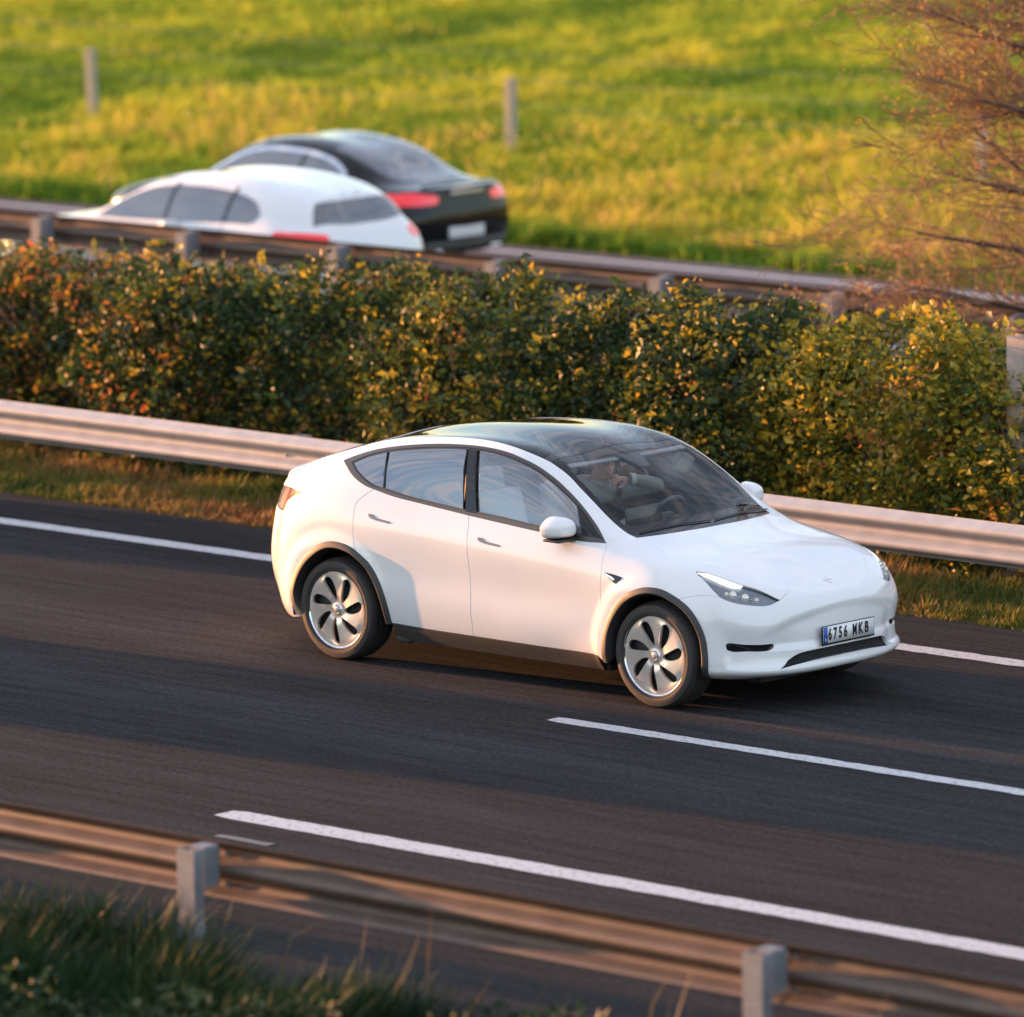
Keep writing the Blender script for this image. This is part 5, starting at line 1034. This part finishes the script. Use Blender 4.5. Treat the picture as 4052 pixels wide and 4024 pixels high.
SED = [
 [(-1.0,0,.30),(-.98,.48,.30),(-.88,.74,.27),(-.55,.83,.22),(0,.83,.19),(.6,.83,.18),(1.2,.83,.18),(1.8,.83,.18),(2.3,.83,.18),(2.84,.83,.19),(3.18,.80,.20),(3.42,.66,.21),(3.56,.4,.22),(3.60,0,.22)],
 [(-1.06,0,.44),(-1.04,.48,.44),(-.94,.77,.43),(-.57,.88,.40),(0,.895,.36),(.6,.885,.34),(1.2,.88,.34),(1.8,.88,.34),(2.3,.885,.34),(2.84,.895,.35),(3.22,.855,.35),(3.47,.72,.35),(3.62,.42,.35),(3.66,0,.35)],
 [(-1.10,0,.66),(-1.08,.49,.66),(-.97,.78,.66),(-.58,.885,.66),(0,.905,.65),(.6,.895,.64),(1.2,.89,.63),(1.8,.89,.62),(2.3,.895,.61),(2.84,.90,.60),(3.21,.855,.57),(3.45,.73,.55),(3.60,.43,.53),(3.64,0,.52)],
 [(-1.07,0,.86),(-1.05,.48,.86),(-.93,.74,.87),(-.56,.84,.88),(0,.875,.88),(.6,.88,.86),(1.2,.885,.84),(1.8,.885,.82),(2.3,.88,.81),(2.84,.86,.78),(3.17,.80,.74),(3.38,.66,.70),(3.52,.40,.67),(3.56,0,.66)],
 [(-1.05,0,.965),(-1.03,.44,.965),(-.90,.64,.965),(-.55,.74,.97),(0,.79,.965),(.6,.805,.95),(1.2,.81,.935),(1.8,.81,.92),(2.2,.80,.905),(2.6,.77,.88),(2.92,.70,.84),(3.14,.55,.80),(3.30,.32,.77),(3.36,0,.76)],
 [(-1.0,0,.985),(-.97,.36,.985),(-.82,.52,.99),(-.5,.60,1.02),(0,.685,1.13),(.6,.71,1.16),(1.2,.715,1.15),(1.75,.73,1.07),(2.12,.73,.94),(2.5,.64,.91),(2.78,.55,.88),(2.98,.42,.85),(3.12,.24,.82),(3.17,0,.81)],
 [(-.96,0,.985),(-.93,.26,.985),(-.78,.38,1.0),(-.45,.46,1.07),(0,.55,1.24),(.6,.575,1.335),(1.2,.58,1.325),(1.7,.60,1.18),(2.08,.60,.96),(2.45,.52,.925),(2.70,.43,.90),(2.88,.3,.875),(3.0,.17,.85),(3.05,0,.84)],
 [(-.93,0,.985),(-.89,0,.987),(-.75,0,1.01),(-.42,0,1.10),(0,0,1.28),(.6,0,1.395),(1.2,0,1.385),(1.65,0,1.25),(2.10,0,.985),(2.42,0,.945),(2.66,0,.92),(2.82,0,.90),(2.93,0,.875),(2.98,0,.865)]]
sed_win = [([(-.02,.70,1.09),(.10,.66,1.17),(.35,.63,1.245),(.8,.615,1.285),(1.2,.62,1.275),(1.5,.65,1.20),(1.75,.71,1.08),(1.96,.78,.945)], [(1.96,.78,.945),(1.3,.80,.955),(.6,.80,.975),(.1,.785,1.0),(-.02,.70,1.09)])]
sed_ws = ([(1.30,.55,1.30),(1.6,.57,1.21),(1.88,.60,1.07),(2.08,.62,.95)], [(2.08,.62,.95),(2.12,.35,.97),(2.14,0,.975)], [(2.14,0,.975),(1.65,0,1.24),(1.30,0,1.37)], [(1.30,0,1.37),(1.31,.3,1.355),(1.30,.55,1.30)])
sed_rw = ([(.28,.50,1.27),(-.1,.50,1.17),(-.42,.47,1.07),(-.56,.44,1.035)], [(-.56,.44,1.035),(-.66,.25,1.03),(-.68,0,1.03)], [(-.68,0,1.03),(-.2,0,1.2),(.34,0,1.355)], [(.34,0,1.355),(.33,.3,1.34),(.28,.50,1.27)])
sed_lamps = [('tail_light', [(-.62,.80,.93),(-.80,.74,.935),(-.98,.56,.925),(-1.05,.40,.905),(-1.06,.40,.845),(-1.02,.58,.82),(-.85,.79,.82),(-.70,.84,.86)], tail_on)]
sed_front = [(3.60,0,.24),(3.56,.4,.235),(3.42,.66,.23),(3.30,.74,.25)]
sed_rear = [(-.86,.76,.28),(-.97,.5,.31),(-1.0,0,.31)]
black_paint = M('black_paint', (.008, .009, .011), .12, spec=.15, coat=.35)
sed, sedS = far_car('coupe_car', 'glossy black coupe on the far carriageway, behind the small white hatchback, with red tail lamps', SED, black_paint, 4.7, 2.84, sed_lamps, (-1.09, .52), sed_win, sed_ws, sed_rw, .33, ends=(sed_front, sed_rear), pillars=((.62, 1.28, .97),), handles=(.85,), zh=.84, extra=[(-1.1,.66),(-1.06,.95),(-.9,.99),(0,1.28),(.6,1.395),(1.65,1.25),(2.4,.945),(3.3,.78),(3.66,.40)], trim=[(1.96,.78,.955),(1.75,.71,1.09),(1.5,.65,1.21),(1.2,.62,1.285),(.8,.615,1.295),(.35,.63,1.255),(.10,.66,1.18),(-.04,.70,1.09)])
sed.location = (-16.70, 17.15, FZ); sed.rotation_euler = (0, 0, math.pi)
sp_ = MB(); sp_.tube([(-.97, -.55, 1.0), (-1.02, -.3, 1.015), (-1.03, 0, 1.02), (-1.02, .3, 1.015), (-.97, .55, 1.0)], .012, 8); sp_.build('boot_spoiler', black_paint, sed)
MB().box((-1.035, 0, .975), (.03, .34, .018), bev=.004).build('brake_lamp', tail_dim, sed)
MB().box((-1.10, 0, .93), (.02, .5, .03), bev=.006).build('chrome_bar', chrome, sed)
MB().box((-1.04, 0, .37), (.08, 1.2, .14), bev=.03).build('rear_bumper_insert', trim_black, sed)
for y_ in (-.45, .45): MB().box((-1.07, y_, .33), (.05, .16, .05), bev=.015).build('exhaust_tip', chrome, sed)
# unseen vehicles added outside the frame on the left to cast shade bands
def copy_tree(o, parent=None):
    c = o.copy(); C.objects.link(c); c.parent = parent
    for ch in list(o.children): copy_tree(ch, c)
    return c
shade_hatch = copy_tree(hat); shade_hatch.location = (-19.5, .45, 0.0); shade_hatch.rotation_euler = (0, 0, 0); shade_hatch['label'] = 'unseen white hatchback added behind the crossover to cast shade, outside the left edge'
def van(x, y):
    root = empty('shade_van', (x, y, 0)); tag(root, 'unseen grey van added to cast shade over the right-hand lane, outside the left edge', 'van')
    pr_ = [(0, .32), (0, 2.25), (.12, 2.36), (3.9, 2.38), (4.25, 2.25), (4.85, 1.42), (5.55, 1.12), (5.72, .95), (5.75, .45), (5.6, .30)]
    v, f = prism(pr_, 1.90, 'y', (0, -.95, 0)); o = mesh('body', v, f, M('grey_van_paint', (.35, .36, .37), .35, coat=1), root, False)
    bv = o.modifiers.new('bevel', 'BEVEL'); bv.width = .09; bv.segments = 3; bv.limit_method = 'ANGLE'; bv.angle_limit = R(40)
    v, f = prism([(4.30, 2.18), (4.86, 1.46), (4.90, 1.50), (4.34, 2.22)], 1.6, 'y', (0, -.80, 0)); mesh('windscreen', v, f, MATS['far_glass'], root, False)
    for sd in (-1, 1):
        v, f = prism([(3.5, 1.42), (4.62, 1.42), (4.22, 2.02), (3.5, 2.08)], .012, 'y', (0, sd*.955-.006, 0)); mesh('side_window', v, f, MATS['far_glass'], root, False)
        simple_wheel(root, .95, sd*.84, sd, .35); simple_wheel(root, 4.75, sd*.84, sd, .35)
        MB().box((5.62, sd*.72, .95), (.2, .3, .2), bev=.04).build('headlight', MATS['far_lamp'], root)
    return root
van(-15.6, -4.1)  # unseen van, added only for the shade it throws

# ------------------------------------------------------------------ the driver
def skin_obj(name, verts, edges, rad, mat, parent, lvl=2, root=0):
    me = bpy.data.meshes.new(name); me.from_pydata(verts, edges, []); me.update(); o = link(name, me, mat, parent)
    sk = o.modifiers.new('skin', 'SKIN'); sk.use_smooth_shade = True
    for i, d in enumerate(me.skin_vertices[0].data): d.radius = rad[i] if isinstance(rad[i], tuple) else (rad[i], rad[i]); d.use_root = (i == root)
    ss = o.modifiers.new('sub', 'SUBSURF'); ss.levels = lvl; ss.render_levels = lvl
    dg = bpy.context.evaluated_depsgraph_get(); m2 = bpy.data.meshes.new_from_object(o.evaluated_get(dg)); o.modifiers.clear(); o.data = m2
    m2.polygons.foreach_set('use_smooth', [True]*len(m2.polygons))
    if not m2.materials: m2.materials.append(mat)
    return o
def driver():
    root = empty('person', (1.22, .37, .66)); tag(root, 'grey-haired driver in a grey-green jumper, hand at the chin, inside the white crossover', 'person')
    skin = M('skin', (.68, .42, .32), .5); knit = M('knitted_jumper', (.34, .37, .35), .9, bump=(120, .6)); jeans = M('dark_trousers', (.03, .035, .05), .85)
    P = [(0, 0, .06), (-.02, 0, .22), (-.03, 0, .38), (.0, 0, .47), (.03, 0, .555),            # pelvis..neck base
         (.0, .13, .455), (.02, .205, .435), (.17, .30, .47), (.30, .34, .50), (.24, .20, .535), (.20, .10, .56),   # left arm raised: shoulder, elbow, wrist
         (.0, -.13, .455), (.02, -.205, .425), (.14, -.25, .26), (.24, -.24, .20), (.42, -.17, .30), (.52, -.12, .36),  # right arm to the wheel
         (.22, .10, .04), (.46, .12, .02), (.22, -.10, .04), (.46, -.12, .02)]
    Eg = [(0, 1), (1, 2), (2, 3), (3, 4), (3, 5), (5, 6), (6, 7), (7, 8), (8, 9), (9, 10), (3, 11), (11, 12), (12, 13), (13, 14), (14, 15), (15, 16)]
    rad = [(.13, .17), (.125, .165), (.12, .17), (.085, .10), .056, .075, .068, .056, .050, .046, .036, .075, .068, .056, .050, .042, .034]
    body = skin_obj('jumper', P[:17], Eg, rad, knit, root)
    skin_obj('trousers', [P[0], P[17], P[18], P[19], P[20]], [(0, 1), (1, 2), (0, 3), (3, 4)], [(.13, .15), .09, .07, .09, .07], jeans, root)
    # neck and head in one
    bm = bmesh.new(); bmesh.ops.create_uvsphere(bm, u_segments=48, v_segments=40, radius=1)
    hc = Vector((.055, .0, .665))
    for v in bm.verts:
        x, y, z = v.co
        px, py, pz = x*.098, y*.077, z*.120
        if x < 0: px *= 1.08
        if z < 0: py *= 1-.22*(-z)**1.5; px += .012*(-z) if x > 0 else .02*(-z)   # jaw
        if z < -.2 and x < 0: px *= 1-.35*(-z-.2)
        f = max(0, x)
        px += .022*math.exp(-((y)/.16)**2-((z+.10)/.16)**2)*(f > .2) + .006*math.exp(-(y/.14)**2-((z-.12)/.2)**2)*(f > .2)      # nose
        px += .009*math.exp(-(y/.3)**2-((z+.42)/.07)**2)*(f > .2) + .010*math.exp(-(y/.35)**2-((z+.72)/.13)**2)*(f > .1)       # lips, chin
        px += .007*math.exp(-((abs(y)-.3)/.22)**2-((z-.20)/.07)**2)*(f > .2)-.010*math.exp(-((abs(y)-.34)/.15)**2-((z-.06)/.09)**2)*(f > .2)   # brow, eye sockets
        v.co = Vector((px, py, pz))
    me = bpy.data.meshes.new('head'); bm.to_mesh(me); bm.free(); me.polygons.foreach_set('use_smooth', [True]*len(me.polygons)); hd = link('head', me, skin, root, hc); hd.rotation_euler = (0, R(6), R(-14))
    skin_obj('neck', [(.0, 0, .50), (.02, 0, .56), (.045, 0, .63)], [(0, 1), (1, 2)], [.060, .056, .056], skin, root)
    MB().lathe([(.070, -.035), (.080, -.02), (.078, .005), (.070, .012), (.062, .0)], 28, 'z').build('collar', knit, root, loc=(.02, 0, .545))
    # hair: cap over the back and sides
    bm = bmesh.new(); bmesh.ops.create_uvsphere(bm, u_segments=40, v_segments=32, radius=1); kill = []
    for v in bm.verts:
        x, y, z = v.co
        if not ((z > .55 and x < .55) or (x < .05 and z > -.25) or (x < -.45 and z > -.5)): kill.append(v)
        s_ = 1.05+.012*math.sin(31*x+17*y)+.01*math.sin(43*z+11*y); v.co = Vector((x*.105*s_ if x < 0 else x*.100*s_, y*.079*s_, z*.123*s_))
    bmesh.ops.delete(bm, geom=kill, context='VERTS'); me = bpy.data.meshes.new('hair'); bm.to_mesh(me); bm.free(); me.polygons.foreach_set('use_smooth', [True]*len(me.polygons))
    link('hair', me, M('grey_hair', (.30, .28, .26), .8, bump=(200, .8)), hd)
    for s_ in (-1, 1):
        e = MB().lathe([(0, .008), (.014, .010), (.019, .004), (.018, -.004), (0, -.004)], 16, 'y', sy=s_); o = e.build('ear', skin, hd); o.location = (-.008, s_*.078, -.005); o.scale = (.8, 1, 1.6)
        bm = bmesh.new(); bmesh.ops.create_icosphere(bm, subdivisions=2, radius=.011); me = bpy.data.meshes.new('eye'); bm.to_mesh(me); bm.free(); link('eye', me, M('eye_white', (.5, .48, .45), .2), hd, (.086, s_*.028, .009))
        MB().tube([(.099, s_*.012, .026), (.099, s_*.03, .030), (.088, s_*.046, .025)], .004, 6).build('eyebrow', MATS['grey_hair'], hd)
    MB().tube([(.1005, -.022, -.050), (.1075, 0, -.048), (.1005, .022, -.050)], .0035, 6).build('lips', M('lip_skin', (.42, .17, .14), .5), hd)
    # left hand loosely closed under the chin; right hand on the wheel
    def hand(name, w, d, up, side):
        d = Vector(d).normalized(); up = Vector(up).normalized(); s_ = d.cross(up)*side; w = Vector(w); vs_ = [w, w+d*.035, w+d*.07]; es_ = [(0, 1), (1, 2)]; rr = [(.026, .020), (.034, .020), (.036, .018)]
        for k, (o_, L_) in enumerate(((-.030, .062), (-.010, .072), (.010, .068), (.028, .054))):
            b0 = len(vs_); p0 = w+d*.082+s_*o_; c1 = R(38+5*k); c2 = R(95+4*k); c3 = R(140)
            q1 = p0+(d*math.cos(c1)-up*math.sin(c1))*L_*.45; q2 = q1+(d*math.cos(c2)-up*math.sin(c2))*L_*.32; q3 = q2+(d*math.cos(c3)-up*math.sin(c3))*L_*.25
            vs_ += [p0, q1, q2, q3]; es_ += [(2, b0), (b0, b0+1), (b0+1, b0+2), (b0+2, b0+3)]; rr += [.0105, .0095, .0088, .0080]
        b0 = len(vs_); t0 = w+d*.03-s_*.034; vs_ += [t0, t0+(d*.7-s_*.7)*.03-up*.006, t0+(d*.85-s_*.45)*.058-up*.016]; es_ += [(1, b0), (b0, b0+1), (b0+1, b0+2)]; rr += [.013, .0115, .010]
        return skin_obj(name, [tuple(p) for p in vs_], es_, rr, skin, root)
    hand('hand', (.215, .085, .565), (-.45, -.85, .02), (.75, -.4, .5), 1)
    hand('hand', (.54, -.11, .37), (.75, .35, .5), (-.3, .2, .9), -1)
    MB().lathe([(.041, -.02), (.043, .0), (.041, .016), (.034, .018), (.034, -.02)], 20, 'y').build('cuff', M('white_cuff', (.7, .7, .7), .7), root, loc=(.235, .115, .558), rot=(0, 0, R(-28)))
    # belt across the chest
    bl = MB(); pts = [(-.06, .24, .54), (.065, .17, .50), (.135, .08, .38), (.145, -.01, .26), (.135, -.10, .15), (.10, -.19, .03)]; v = []
    for i, p in enumerate(pts):
        t = (Vector(pts[min(i+1, 5)])-Vector(pts[max(i-1, 0)])).normalized(); a = t.cross(Vector((1, 0, 0))).normalized()*.024; v += [Vector(p)+a, Vector(p)-a, Vector(p)+a+Vector((.003, 0, 0)), Vector(p)-a+Vector((.003, 0, 0))]
    f = []
    for i in range(5): q = 4*i; f += [(q+2, q+3, q+7, q+6), (q, q+4, q+5, q+1), (q, q+2, q+6, q+4), (q+1, q+5, q+7, q+3)]
    bl.add(v, f).build('seat_belt', M('belt_webbing', (.02, .02, .022), .7), white_car).location = (1.22, .37, .66)
    return root
driver()
